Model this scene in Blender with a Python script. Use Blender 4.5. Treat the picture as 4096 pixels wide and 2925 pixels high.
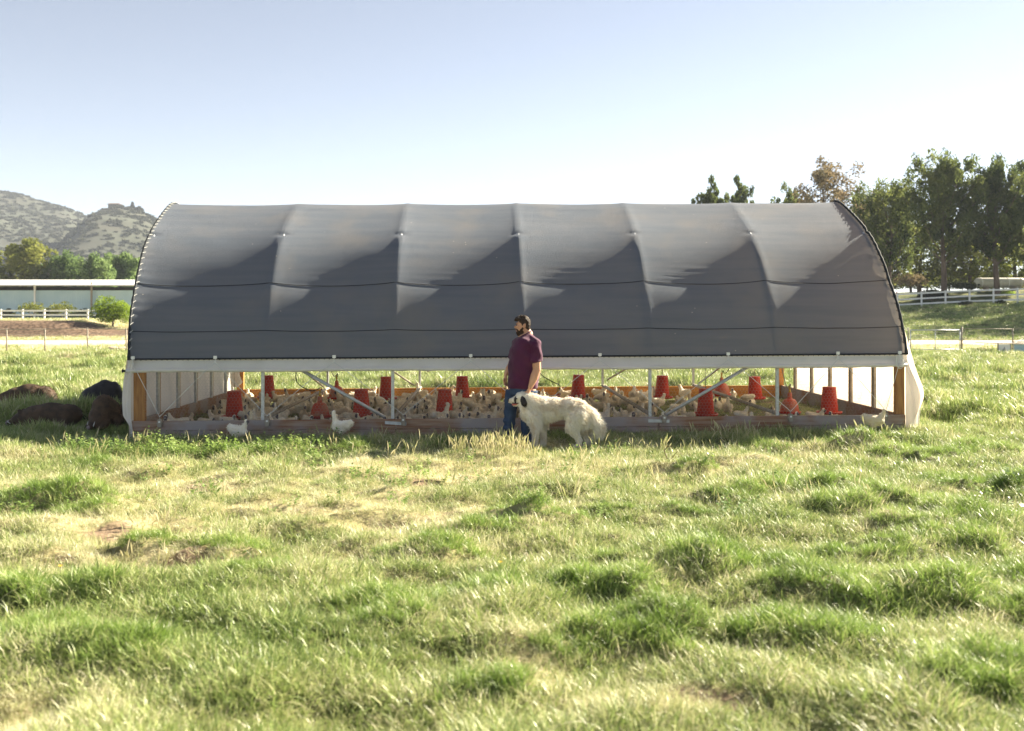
import bpy, bmesh, math, random
import numpy as np
from mathutils import Vector, Matrix, Quaternion

for o in list(bpy.data.objects): bpy.data.objects.remove(o)
SC = bpy.context.scene
COL = SC.collection
rng = np.random.default_rng(7); random.seed(7)
PI = math.pi
R = math.radians

# ------------------------------------------------------------------ camera, sky, sun
CZ = 1.92
cam_d = bpy.data.cameras.new('camera'); cam = bpy.data.objects.new('camera', cam_d); COL.objects.link(cam)
cam.location = (0, 0, CZ); cam.rotation_euler = (R(90), 0, 0)
cam_d.lens = 35; cam_d.sensor_width = 36; cam_d.shift_y = -207.5/4096
cam_d.clip_start = 0.1; cam_d.clip_end = 6000
cam_d.dof.use_dof = True; cam_d.dof.focus_distance = 14.6; cam_d.dof.aperture_fstop = 1.9
SC.camera = cam

SUN_DIR = Vector((0.735, 0.458, 0.50)).normalized()       # towards the sun: right and behind the coop, 30 degrees up
el = math.asin(SUN_DIR.z); az = math.atan2(SUN_DIR.x, SUN_DIR.y)
world = bpy.data.worlds.new('World'); SC.world = world; world.use_nodes = True
wn = world.node_tree; bg = wn.nodes['Background']
sky = wn.nodes.new('ShaderNodeTexSky'); sky.sky_type = 'NISHITA'; sky.sun_disc = False
sky.sun_elevation = el; sky.sun_rotation = az
sky.altitude = 300; sky.air_density = 0.7; sky.dust_density = 0.15; sky.ozone_density = 1.2
wb = wn.nodes.new('ShaderNodeMixRGB'); wb.blend_type = 'MULTIPLY'; wb.inputs[0].default_value = 1; wb.inputs[2].default_value = (.74, .72, .695, 1)   # warm white balance
hs = wn.nodes.new('ShaderNodeHueSaturation'); hs.inputs['Saturation'].default_value = .62; wn.links.new(sky.outputs[0], hs.inputs['Color']); wn.links.new(hs.outputs[0], wb.inputs[1]); wn.links.new(wb.outputs[0], bg.inputs[0]); bg.inputs[1].default_value = 0.050
sun_d = bpy.data.lights.new('sun', 'SUN'); sun_d.energy = 5.0; sun_d.angle = R(0.5); sun_d.color = (1, 0.89, 0.68)
sun = bpy.data.objects.new('sun', sun_d); COL.objects.link(sun)
sun.rotation_euler = (-SUN_DIR).to_track_quat('-Z', 'Y').to_euler(); sun.location = (40, 30, 30)
SC.view_settings.view_transform = 'Standard'; SC.view_settings.look = 'None'
SC.view_settings.exposure = 2.4; SC.view_settings.gamma = 1; SC.view_settings.use_curve_mapping = False
try:
    SC.cycles.max_bounces = 7; SC.cycles.diffuse_bounces = 4; SC.cycles.transmission_bounces = 6; SC.cycles.transparent_max_bounces = 12
except Exception: pass

# ------------------------------------------------------------------ helpers
def at(px, py, d):
    return Vector(((px-2048)/3982*d, d, CZ-(py-1255)/3982*d))

def tag(o, label=None, cat=None, group=None, kind=None):
    if label: o['label'] = label
    if cat: o['category'] = cat
    if group: o['group'] = group
    if kind: o['kind'] = kind
    return o

def empty(name, loc=(0, 0, 0), rz=0):
    o = bpy.data.objects.new(name, None); COL.objects.link(o); o.location = loc; o.rotation_euler = (0, 0, rz)
    o.empty_display_size = 0.2
    return o

def link(name, me, mats=None, parent=None, smooth=False):
    if mats:
        for m in (mats if isinstance(mats, (list, tuple)) else [mats]): me.materials.append(m)
    if smooth: me.polygons.foreach_set('use_smooth', [True]*len(me.polygons))
    o = bpy.data.objects.new(name, me); COL.objects.link(o)
    if parent: o.parent = parent
    return o

class MB:
    def __init__(s): s.v = []; s.f = []; s.m = []
    def add(s, vs, fs, mi=0):
        n = len(s.v); s.v += [tuple(v) for v in vs]; s.f += [tuple(i+n for i in f) for f in fs]; s.m += [mi]*len(fs)
        return s
    def box(s, c, size, rot=None, mi=0):
        hx, hy, hz = size[0]/2, size[1]/2, size[2]/2
        vs = [Vector((x, y, z)) for x in (-hx, hx) for y in (-hy, hy) for z in (-hz, hz)]
        if rot is not None: vs = [rot @ v for v in vs]
        vs = [v+Vector(c) for v in vs]
        return s.add(vs, [(0, 1, 3, 2), (4, 6, 7, 5), (0, 4, 5, 1), (2, 3, 7, 6), (0, 2, 6, 4), (1, 5, 7, 3)], mi)
    def tube(s, pts, r, n=6, mi=0, caps=True, flat=None):
        pts = [Vector(p) for p in pts]; rs = r if isinstance(r, (list, tuple, np.ndarray)) else [r]*len(pts)
        vs = []; up = None
        for i, p in enumerate(pts):
            d = (pts[min(i+1, len(pts)-1)]-pts[max(i-1, 0)])
            d = d.normalized() if d.length > 1e-9 else Vector((0, 0, 1))
            if up is None: up = Vector((0, 0, 1)) if abs(d.z) < 0.9 else Vector((0, 1, 0))
            a = up.cross(d).normalized(); b = d.cross(a).normalized(); up = b
            for k in range(n):
                t = 2*PI*k/n
                vs.append(p+a*math.cos(t)*rs[i]+b*math.sin(t)*rs[i])
        fs = []
        for i in range(len(pts)-1):
            for k in range(n):
                k2 = (k+1) % n
                fs.append((i*n+k, i*n+k2, (i+1)*n+k2, (i+1)*n+k))
        if caps: fs.append(tuple(range(n))[::-1]); fs.append(tuple((len(pts)-1)*n+k for k in range(n)))
        return s.add(vs, fs, mi)
    def beam(s, a, b, w, h, mi=0):
        a = Vector(a); b = Vector(b); d = (b-a).normalized()
        up = Vector((0, 0, 1)) if abs(d.z) < .95 else Vector((0, 1, 0))
        x = up.cross(d).normalized(); z = d.cross(x)
        vs = [p+x*sx*w/2+z*sz*h/2 for p in (a, b) for sx in (-1, 1) for sz in (-1, 1)]
        return s.add(vs, [(0, 2, 3, 1), (4, 5, 7, 6), (0, 1, 5, 4), (2, 6, 7, 3), (0, 4, 6, 2), (1, 3, 7, 5)], mi)
    def lathe(s, prof, c=(0, 0, 0), n=28, mi=0):
        vs = []; c = Vector(c)
        for (r, z) in prof:
            for k in range(n): vs.append(c+Vector((r*math.cos(2*PI*k/n), r*math.sin(2*PI*k/n), z)))
        fs = [(i*n+k, i*n+(k+1) % n, (i+1)*n+(k+1) % n, (i+1)*n+k) for i in range(len(prof)-1) for k in range(n)]
        fs.append(tuple(range(n))[::-1]); fs.append(tuple((len(prof)-1)*n+k for k in range(n)))
        return s.add(vs, fs, mi)
    def mesh(s, name='m'):
        me = bpy.data.meshes.new(name); me.from_pydata(s.v, [], s.f)
        if any(s.m): me.polygons.foreach_set('material_index', s.m)
        me.update(); return me
    def build(s, name, mats, parent=None, smooth=False): return link(name, s.mesh(name), mats, parent, smooth)

def np_mesh(name, v, f, mi=None):
    """fast mesh from arrays; f is (n,3) or (n,4)"""
    me = bpy.data.meshes.new(name); k = f.shape[1]
    me.vertices.add(len(v)); me.vertices.foreach_set('co', np.asarray(v, np.float32).ravel())
    me.loops.add(f.size); me.loops.foreach_set('vertex_index', f.astype(np.int32).ravel())
    me.polygons.add(len(f)); me.polygons.foreach_set('loop_start', np.arange(0, f.size, k, dtype=np.int32))
    if mi is not None: me.polygons.foreach_set('material_index', np.asarray(mi, np.int32))
    me.update(calc_edges=True); return me

def fattr(me, name, arr, dom='POINT'):
    a = me.attributes.new(name, 'FLOAT', dom); a.data.foreach_set('value', np.asarray(arr, np.float32))

# ---- value noise
def _h(ix, iy, s):
    n = (ix.astype(np.int64)*374761393 + iy.astype(np.int64)*668265263 + s*974634777) & 0xffffffff
    n = ((n ^ (n >> 13))*1274126177) & 0xffffffff
    return ((n ^ (n >> 16)) & 0xffff)/65535.0
def vnoise(x, y, s=0):
    x = np.asarray(x, float); y = np.asarray(y, float)
    ix = np.floor(x); iy = np.floor(y); fx = x-ix; fy = y-iy
    fx = fx*fx*(3-2*fx); fy = fy*fy*(3-2*fy)
    a = _h(ix, iy, s); b = _h(ix+1, iy, s); c = _h(ix, iy+1, s); d = _h(ix+1, iy+1, s)
    return (a*(1-fx)+b*fx)*(1-fy)+(c*(1-fx)+d*fx)*fy
def fbm(x, y, s=0, o=4):
    t = 0; a = .5; n = 0
    for i in range(o): t = t+a*vnoise(x*2**i+i*17.3, y*2**i-i*9.1, s+i); n += a; a *= .5
    return t/n-.5
def sstep(a, b, x):
    t = np.clip((np.asarray(x, float)-a)/(b-a), 0, 1); return t*t*(3-2*t)
def noise3(p, sc, s=0):
    return (vnoise(p[:, 0]*sc+p[:, 2]*sc*.61, p[:, 1]*sc-p[:, 2]*sc*.47+3, s)+vnoise(p[:, 2]*sc+7, p[:, 0]*sc*.8-p[:, 1]*sc*.6, s+5))/2-.5

# ------------------------------------------------------------------ materials
def mat(name, col, rough=.8, col2=None, scale=6, detail=4, bump=0, bscale=None, metallic=0, trans=0, spec=.3, stretch=None, thresh=(.35, .65), col3=None, scale3=1.5, t3=(.5, .6), sheen=0, tcol=None):
    m = bpy.data.materials.new(name); m.use_nodes = True; nt = m.node_tree; N = nt.nodes; L = nt.links
    b = N['Principled BSDF']; out = N['Material Output']
    b.inputs['Base Color'].default_value = (*col, 1); b.inputs['Roughness'].default_value = rough
    b.inputs['Metallic'].default_value = metallic; b.inputs['Specular IOR Level'].default_value = spec
    if sheen: b.inputs['Sheen Weight'].default_value = sheen; b.inputs['Sheen Roughness'].default_value = .5
    tc = N.new('ShaderNodeTexCoord'); src = tc.outputs['Object']
    mp = N.new('ShaderNodeMapping'); L.new(src, mp.inputs[0])
    if stretch: mp.inputs['Scale'].default_value = stretch
    src = mp.outputs[0]; colout = None
    if col2:
        n = N.new('ShaderNodeTexNoise'); n.inputs['Scale'].default_value = scale; n.inputs['Detail'].default_value = detail; L.new(src, n.inputs[0])
        r = N.new('ShaderNodeValToRGB'); r.color_ramp.elements[0].position = thresh[0]; r.color_ramp.elements[1].position = thresh[1]
        r.color_ramp.elements[0].color = (*col, 1); r.color_ramp.elements[1].color = (*col2, 1)
        L.new(n.outputs[0], r.inputs[0]); colout = r.outputs[0]
        if col3:
            n3 = N.new('ShaderNodeTexNoise'); n3.inputs['Scale'].default_value = scale3; n3.inputs['Detail'].default_value = 5; L.new(tc.outputs['Object'], n3.inputs[0])
            r3 = N.new('ShaderNodeMapRange'); r3.inputs[1].default_value = t3[0]; r3.inputs[2].default_value = t3[1]; L.new(n3.outputs[0], r3.inputs[0])
            mx = N.new('ShaderNodeMixRGB'); mx.inputs[2].default_value = (*col3, 1); L.new(r3.outputs[0], mx.inputs[0]); L.new(colout, mx.inputs[1]); colout = mx.outputs[0]
        L.new(colout, b.inputs['Base Color'])
    if bump:
        n = N.new('ShaderNodeTexNoise'); n.inputs['Scale'].default_value = bscale or scale*3; n.inputs['Detail'].default_value = 3; L.new(src, n.inputs[0])
        bp = N.new('ShaderNodeBump'); bp.inputs['Strength'].default_value = bump; bp.inputs['Distance'].default_value = .02
        L.new(n.outputs[0], bp.inputs['Height']); L.new(bp.outputs[0], b.inputs['Normal'])
    if trans:
        t = N.new('ShaderNodeBsdfTranslucent'); t.inputs[0].default_value = (*(tcol or col), 1)
        if colout and not tcol: L.new(colout, t.inputs[0])
        mx = N.new('ShaderNodeMixShader'); mx.inputs[0].default_value = trans
        L.new(b.outputs[0], mx.inputs[1]); L.new(t.outputs[0], mx.inputs[2]); L.new(mx.outputs[0], out.inputs[0])
    return m

def blade_mat(name, stops, trans=.4, rough=.42, world_scale=.8, inst=.35):
    """grass / leaf material: colour from per-blade 'tint' attribute, per-instance random and a broad world noise"""
    m = bpy.data.materials.new(name); m.use_nodes = True; nt = m.node_tree; N = nt.nodes; L = nt.links
    b = N['Principled BSDF']; out = N['Material Output']; b.inputs['Roughness'].default_value = rough; b.inputs['Specular IOR Level'].default_value = .5 if rough < .6 else .05
    at_ = N.new('ShaderNodeAttribute'); at_.attribute_name = 'tint'
    oi = N.new('ShaderNodeObjectInfo'); g = N.new('ShaderNodeNewGeometry')
    nz = N.new('ShaderNodeTexNoise'); nz.inputs['Scale'].default_value = world_scale; nz.inputs['Detail'].default_value = 3; L.new(g.outputs['Position'], nz.inputs[0])
    def M(op, a, bb):
        n = N.new('ShaderNodeMath'); n.operation = op
        for i, v in enumerate((a, bb)):
            if isinstance(v, (int, float)): n.inputs[i].default_value = v
            else: L.new(v, n.inputs[i])
        return n.outputs[0]
    s = M('MULTIPLY', at_.outputs['Fac'], .62)
    s = M('ADD', s, M('MULTIPLY', oi.outputs['Random'], inst))
    s = M('ADD', s, M('MULTIPLY', M('SUBTRACT', nz.outputs[0], .5), 1.1))
    r = N.new('ShaderNodeValToRGB'); el_ = r.color_ramp.elements
    el_[0].position = stops[0][0]; el_[0].color = (*stops[0][1], 1); el_[1].position = stops[-1][0]; el_[1].color = (*stops[-1][1], 1)
    for p, c in stops[1:-1]: e = el_.new(p); e.color = (*c, 1)
    L.new(s, r.inputs[0]); L.new(r.outputs[0], b.inputs['Base Color'])
    t = N.new('ShaderNodeBsdfTranslucent'); L.new(r.outputs[0], t.inputs[0])
    mx = N.new('ShaderNodeMixShader'); mx.inputs[0].default_value = trans
    L.new(b.outputs[0], mx.inputs[1]); L.new(t.outputs[0], mx.inputs[2]); L.new(mx.outputs[0], out.inputs[0])
    return m

M_grass = blade_mat('grass_green', [(.0, (.08, .13, .03)), (.3, (.19, .27, .07)), (.55, (.31, .38, .12)), (.8, (.47, .48, .23)), (1, (.64, .58, .40))], trans=.30)
M_dry = blade_mat('grass_dry', [(.0, (.14, .20, .05)), (.25, (.34, .37, .15)), (.5, (.53, .52, .30)), (.8, (.67, .62, .44)), (1, (.78, .73, .57))], trans=.35)
M_lush = blade_mat('grass_lush', [(.0, (.07, .13, .022)), (.35, (.17, .27, .05)), (.65, (.28, .39, .09)), (1, (.44, .49, .20))], trans=.38)
M_stalk = blade_mat('grass_stalk', [(.0, (.30, .34, .13)), (.5, (.48, .46, .25)), (1, (.66, .60, .42))], trans=.35)
M_weed = blade_mat('weed_leaf', [(.0, (.10, .18, .04)), (.5, (.20, .30, .07)), (1, (.36, .42, .15))], trans=.4)

# ground: colour from vertex attributes dry / soil / bank
def ground_mat():
    m = bpy.data.materials.new('pasture_ground'); m.use_nodes = True; nt = m.node_tree; N = nt.nodes; L = nt.links
    b = N['Principled BSDF']; b.inputs['Roughness'].default_value = .95; b.inputs['Specular IOR Level'].default_value = .1
    g = N.new('ShaderNodeNewGeometry')
    def noise(sc, d=5):
        n = N.new('ShaderNodeTexNoise'); n.inputs['Scale'].default_value = sc; n.inputs['Detail'].default_value = d; L.new(g.outputs['Position'], n.inputs[0]); return n.outputs[0]
    def ramp(f, c1, c2, a=.4, bb=.6):
        r = N.new('ShaderNodeValToRGB'); r.color_ramp.elements[0].position = a; r.color_ramp.elements[1].position = bb
        r.color_ramp.elements[0].color = (*c1, 1); r.color_ramp.elements[1].color = (*c2, 1); L.new(f, r.inputs[0]); return r.outputs[0]
    def mix(f, a, bb):
        n = N.new('ShaderNodeMixRGB'); L.new(f, n.inputs[0]); L.new(a, n.inputs[1]); L.new(bb, n.inputs[2]); return n.outputs[0]
    def A(n_): a = N.new('ShaderNodeAttribute'); a.attribute_name = n_; return a.outputs['Fac']
    green = ramp(noise(3.1), (.02, .032, .009), (.07, .09, .03)); dry = ramp(noise(2.3), (.30, .26, .13), (.46, .39, .24))
    soil = ramp(noise(4), (.08, .055, .04), (.20, .14, .10)); bank = ramp(noise(.6), (.04, .06, .018), (.16, .16, .055), .42, .66)
    c = mix(A('dry'), green, dry); c = mix(A('bank'), c, bank); c = mix(A('soil'), c, soil)
    L.new(c, b.inputs['Base Color'])
    bp = N.new('ShaderNodeBump'); bp.inputs['Strength'].default_value = .6; bp.inputs['Distance'].default_value = .08; L.new(noise(9), bp.inputs['Height']); L.new(bp.outputs[0], b.inputs['Normal'])
    return m
M_ground = ground_mat()
M_road = mat('dirt_road', (.46, .38, .28), .95, (.58, .50, .39), 1.2, 5, .3, 8)
M_cloth = mat('shade_cloth', (.150, .178, .225), .9, (.185, .205, .245), 2.2, 9, .8, 220, spec=.08, stretch=(.3, 1, 5), trans=.16, tcol=(.50, .44, .38), col3=(.210, .216, .236), scale3=1.1, t3=(.50, .72))
# scattered pale specks (dust, droppings) on the cloth
nt_ = M_cloth.node_tree; vo = nt_.nodes.new('ShaderNodeTexVoronoi'); vo.inputs['Scale'].default_value = 3.2; tc_ = nt_.nodes.new('ShaderNodeTexCoord'); nt_.links.new(tc_.outputs['Object'], vo.inputs['Vector'])
ls_ = nt_.nodes.new('ShaderNodeMath'); ls_.operation = 'LESS_THAN'; ls_.inputs[1].default_value = .030; nt_.links.new(vo.outputs['Distance'], ls_.inputs[0])
mx_ = nt_.nodes.new('ShaderNodeMixRGB'); mx_.inputs[2].default_value = (.62, .58, .50, 1); pb_ = nt_.nodes['Principled BSDF']; lk_ = pb_.inputs['Base Color'].links[0]; src_ = lk_.from_socket
nt_.links.new(src_, mx_.inputs[1]); nt_.links.new(ls_.outputs[0], mx_.inputs[0]); nt_.links.new(mx_.outputs[0], pb_.inputs['Base Color'])
M_hem = mat('shade_cloth_hem', (.022, .026, .032), .8)
M_tarp = mat('white_tarp', (.86, .85, .84), .55, (.78, .77, .75), 2.5, 4, .35, 9, trans=.4, spec=.3, tcol=(.80, .74, .66))
M_tarpin = mat('end_wall_sheet', (.70, .66, .62), .6, (.60, .56, .51), 1.6, 5, .3, 12, trans=.45, spec=.2, tcol=(.82, .72, .62))
M_galv = mat('galvanised_steel', (.56, .58, .60), .45, (.44, .46, .48), 22, 3, 0, metallic=.35, spec=.5)
M_galvold = mat('weathered_pipe', (.36, .32, .26), .7, (.24, .21, .17), 9, 4, metallic=.1)
M_wire = mat('galvanised_wire', (.42, .41, .37), .5, metallic=.3)
M_string = mat('white_cord', (.66, .66, .64), .7)
M_post = mat('timber_post', (.42, .21, .07), .7, (.26, .12, .045), 5, 6, .3, 30, stretch=(6, 6, .6))
M_sillO = mat('timber_orange', (.50, .23, .055), .65, (.36, .15, .035), 4, 6, .3, 20, stretch=(.5, 6, 6))
M_sill = mat('timber_weathered', (.24, .11, .055), .8, (.36, .25, .18), 3.5, 8, .5, 22, stretch=(.45, 5, 7), col3=(.33, .29, .28), scale3=1.6, t3=(.44, .62))
M_red = mat('red_plastic', (.60, .055, .026), .42, (.46, .035, .020), 5, 5, spec=.4, trans=.12, col3=(.50, .12, .08), scale3=9, t3=(.58, .75))
M_redold = mat('faded_red_plastic', (.55, .07, .035), .5, (.48, .22, .13), 4, 5, spec=.35, trans=.1, stretch=(1, 1, 1.4))
M_yellow = mat('yellow_valve', (.55, .33, .04), .5)
M_black = mat('black_rubber', (.02, .02, .022), .6)
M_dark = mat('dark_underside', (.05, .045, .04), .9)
M_white = mat('white_paint', (.78, .78, .76), .5, (.70, .70, .68), 3, 4)
M_whiteplastic = mat('white_plastic', (.76, .76, .74), .4)
M_hen = mat('hen_feathers', (.86, .77, .60), .9, (.90, .85, .74), 14, 4, .6, 60, sheen=.3, trans=.12)
M_henw = mat('white_hen_feathers', (.88, .88, .90), .9, (.82, .80, .78), 14, 4, .5, 60, sheen=.2, trans=.15)
M_face = mat('hen_face_skin', (.055, .05, .065), .7, (.16, .13, .13), 30, 2)
M_beak = mat('hen_beak', (.22, .20, .19), .5)
M_pigb = mat('brown_pig_hair', (.095, .060, .038), .8, (.045, .030, .021), 8, 5, .6, 50)
M_pigl = mat('tan_pig_hair', (.22, .13, .07), .75, (.07, .042, .024), 9, 5)
M_pigk = mat('black_pig_hair', (.018, .017, .02), .6, (.035, .032, .034), 8, 5, .5, 50)
M_snout = mat('pig_snout', (.24, .19, .19), .6)
M_skin = mat('skin', (.56, .31, .20), .55, (.50, .26, .165), 12, 3, spec=.35)
M_shirt = mat('plum_cotton', (.072, .009, .044), .85, (.056, .007, .035), 5, 4, .35, 14, sheen=.12)
M_jeans = mat('blue_denim', (.022, .042, .090), .85, (.055, .085, .15), 5, 5, .4, 26, thresh=(.4, .75))
M_hair = mat('dark_brown_hair', (.030, .018, .012), .6, (.055, .032, .02), 40, 3, .9, 90)
M_beard = mat('brown_beard', (.060, .028, .014), .7, (.035, .018, .01), 50, 3, .9, 90)
M_shoe = mat('brown_leather_boot', (.10, .06, .035), .6)
M_eye = mat('dark_eye', (.02, .015, .012), .25)
M_lip = mat('lips', (.42, .17, .13), .5)
M_dogf = mat('cream_dog_fur', (.88, .84, .76), .8, (.68, .57, .42), 6, 4, trans=.22, thresh=(.48, .74))
M_dogw = mat('white_dog_fur', (.82, .78, .70), .8, trans=.2)
M_dogb = mat('cream_dog_skin', (.80, .74, .64), .85, (.64, .54, .42), 6, 5, .5, 50)
M_dogk = mat('black_dog_fur', (.016, .015, .018), .7, (.035, .03, .03), 20, 3)
M_tongue = mat('dog_tongue', (.55, .17, .16), .4)
M_bark = mat('tree_bark', (.17, .125, .095), .9, (.09, .065, .05), 2, 6, .8, 6, stretch=(2, 2, .4))
M_barkp = mat('pale_bark', (.30, .25, .20), .9, (.18, .14, .11), 2, 6, .6, 6, stretch=(2, 2, .4))
# hens vary a little from bird to bird
nt_ = M_hen.node_tree; oi_ = nt_.nodes.new('ShaderNodeObjectInfo'); rp_ = nt_.nodes.new('ShaderNodeValToRGB'); rp_.color_ramp.elements[0].color = (.66, .56, .42, 1); rp_.color_ramp.elements[1].color = (1, 1, 1, 1); rp_.color_ramp.elements[1].position = .7
mx_ = nt_.nodes.new('ShaderNodeMixRGB'); mx_.blend_type = 'MULTIPLY'; mx_.inputs[0].default_value = .75; nt_.links.new(oi_.outputs['Random'], rp_.inputs[0]); pb_ = nt_.nodes['Principled BSDF']; src_ = pb_.inputs['Base Color'].links[0].from_socket
nt_.links.new(src_, mx_.inputs[1]); nt_.links.new(rp_.outputs[0], mx_.inputs[2]); nt_.links.new(mx_.outputs[0], pb_.inputs['Base Color'])
def leafm(name, a, b_, c, tr=.35): return blade_mat(name, [(0, a), (.45, b_), (1, c)], trans=tr, world_scale=.35, inst=0, rough=.9)
M_pine = leafm('pine_needles', (.05, .075, .026), (.14, .17, .05), (.32, .32, .11), .45)
M_euc = leafm('eucalyptus_leaves', (.11, .10, .06), (.24, .19, .11), (.38, .29, .18), .3)
M_broad = leafm('broadleaf_foliage', (.07, .09, .022), (.20, .22, .055), (.38, .37, .12), .45)
M_willow = leafm('pepper_tree_foliage', (.07, .12, .045), (.19, .27, .10), (.34, .44, .18), .45)
M_lime = leafm('lime_bush_foliage', (.09, .14, .02), (.22, .31, .035), (.40, .48, .08), .5)
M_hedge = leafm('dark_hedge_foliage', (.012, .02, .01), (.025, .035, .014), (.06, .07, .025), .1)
M_hill = mat('chaparral_slope', (.036, .042, .030), .95, (.055, .055, .040), .02, 8, .5, .08, col3=(.055, .062, .045), scale3=.035, t3=(.48, .56))
M_scrub = leafm('hill_scrub', (.035, .040, .027), (.06, .064, .042), (.095, .09, .06), .2)
M_bluewall = mat('pale_blue_metal', (.40, .55, .62), .6, (.46, .60, .66), .8, 3)
M_navy = mat('dark_blue_base', (.05, .09, .14), .7)
M_tank = mat('painted_tank', (.60, .58, .52), .5, (.46, .43, .37), 1.2, 4)
M_rock = mat('field_stone', (.32, .24, .18), .9, (.42, .34, .27), 3, 5, .5, 10)
M_twig = mat('dead_twig', (.10, .06, .035), .9)

# ------------------------------------------------------------------ terrain
YAW = R(1.5)
HO = Vector((-5.87, 15.35, 0.0))                              # front left corner of the coop
HX = Vector((math.cos(YAW), math.sin(YAW), 0)); HY = Vector((-math.sin(YAW), math.cos(YAW), 0))
HL, HW = 12.05, 6.4
TILT = .07/12.05
def hp(u, v, z): return HO+HX*u+HY*v+Vector((0, 0, z+TILT*u))

# tussocks read off the picture's dark tufts (pixel of the shaded foot, radius, height)
TUS = [(2922, 1988, .34, .15), (3198, 1975, .42, .20), (3060, 1937, .3, .13), (3843, 1974, .5, .19), (4000, 1972, .4, .15), (3430, 2066, .42, .2), (3640, 2082, .42, .17), (3750, 2090, .3, .15),
 (2092, 2098, .36, .2), (3797, 2213, .36, .18), (3382, 2275, .32, .16), (3500, 2255, .3, .15), (4028, 2333, .36, .17), (2737, 2333, .34, .16), (2350, 2405, .32, .17), (3244, 2416, .32, .18), (3613, 2453, .40, .2),
 (3480, 2470, .3, .14), (2461, 2573, .33, .19), (2560, 2590, .22, .12), (2691, 2057, .34, .11), (3751, 2776, .34, .16), (3900, 2760, .25, .12), (2380, 2060, .3, .10), (2400, 2260, .25, .1),
 (70, 2050, .5, .18), (160, 2080, .4, .12), (510, 2212, .3, .15), (792, 2236, .3, .15), (88, 2420, .38, .16), (1627, 2234, .34, .14), (1700, 2240, .3, .12), (1425, 2507, .28, .13), (1540, 2560, .25, .13), (1803, 2428, .3, .14),
 (352, 2692, .3, .14), (44, 2620, .25, .12), (1935, 2146, .3, .12), (1000, 2350, .25, .10), (1370, 1800, .35, .14), (1750, 1800, .4, .14), (3330, 1800, .5, .15), (3700, 1850, .5, .18), (3950, 1830, .5, .18), (3550, 1830, .4, .14),
 (300, 1868, .45, .10), (3000, 2300, .3, .10), (4060, 2500, .4, .12), (2130, 2640, .25, .12), (1850, 2780, .25, .12), (3330, 2600, .3, .1), (3050, 2560, .25, .12), (3900, 2120, .4, .15), (3560, 2150, .35, .14), (2700, 1880, .4, .12), (2960, 1800, .4, .1)]
TW = []
for (px, py, r_, h_) in TUS:
    d = 1.92*3982/(py-1255); x = (px-2048)/3982*d
    TW.append((x+r_*.5, d+r_*.4, r_*.80, h_*.66))
for i in range(150):                                           # further tussocks over the far pasture
    d = rng.uniform(17, 48); x = rng.uniform(-.6, .6)*d
    if abs(x) < 8 and d < 24: continue
    TW.append((x, d, rng.uniform(.3, .8), rng.uniform(.06, .16)))
TW = np.array(TW)

def inhouse(x, y, m=0):
    dx = x-HO.x; dy = y-HO.y
    u = dx*HX.x+dy*HX.y; v = dx*HY.x+dy*HY.y
    return (u > -m) & (u < HL+m) & (v > -m) & (v < HW+m)
def inhouse_w(x, y, m):
    dx = x-HO.x; dy = y-HO.y
    u = dx*HX.x+dy*HX.y; v = dx*HY.x+dy*HY.y
    du = np.maximum(np.maximum(-u, u-HL), 0); dv = np.maximum(np.maximum(-v, v-HW), 0)
    return 1-sstep(0.05, m, np.hypot(du, dv))
def tussock(x, y):
    t = np.zeros_like(x, float); wx = x+.34*fbm(x/.45, y/.45, 41, 3)+.25*fbm(x/.16, y/.16, 43, 2); wy = y+.34*fbm(x/.45+9, y/.45, 42, 3)+.25*fbm(x/.16, y/.16+5, 44, 2)
    for (cx, cy, r_, h_) in TW:
        mk = (np.abs(x-cx) < 3*r_) & (np.abs(y-cy) < 2.6*r_)
        if mk.any():
            q = ((wx[mk]-cx)**2/1.9+(wy[mk]-cy)**2/.8)/(r_*r_)
            t[mk] = np.maximum(t[mk], h_*1.25*np.exp(-q*q*.5-q*.35)*(.5+.9*vnoise(x[mk]/.22, y[mk]/.22, 66)))
    return t
def height(x, y):
    x = np.asarray(x, float); y = np.asarray(y, float); sh = x.shape; x = x.ravel(); y = y.ravel()
    near = 1-sstep(48, 60, y)
    z = near*(.18*fbm(x/2.2, y/2.2, 1)+.29*fbm(x/.62, y/.52, 4, 3)+tussock(x, y))
    wd = np.exp(-((x-.85)/1.0)**2-((y-13.9)/.95)**2); z = z*(1-wd)-.055*wd
    w = inhouse_w(x, y, 1.3); z = z*(1-w)+w*(.015*fbm(x/.5, y/.5, 9)+TILT*np.clip(x+5.9, 0, 12))
    # left: steep earth bank at 79 m, plateau behind
    lm = 1-sstep(-26, -14, x)
    k = sstep(-37, -33, x)
    bank = (1-k)*sstep(79, 82.2, y)*1.34+k*sstep(75, 92, y)*1.25
    z += lm*(bank+sstep(100, 125, y)*(-.1))
    # right: grass bank up to the white fence, trees beyond
    rm = sstep(4, 22, x)
    rb = 2.55*np.clip((y-73)/25, 0, 1)**1.0+np.clip((x-38)/12, -1, 2)*.42*np.clip((y-73)/25, 0, 1)+1.5*sstep(99, 110, y)
    z += rm*rb+rm*.25*fbm(x/3, y/3, 21)*sstep(73, 80, y)
    z += sstep(130, 500, y)*.5
    return z.reshape(sh)
def hgt(x, y): return float(height(np.array([x]), np.array([y]))[0])

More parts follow.
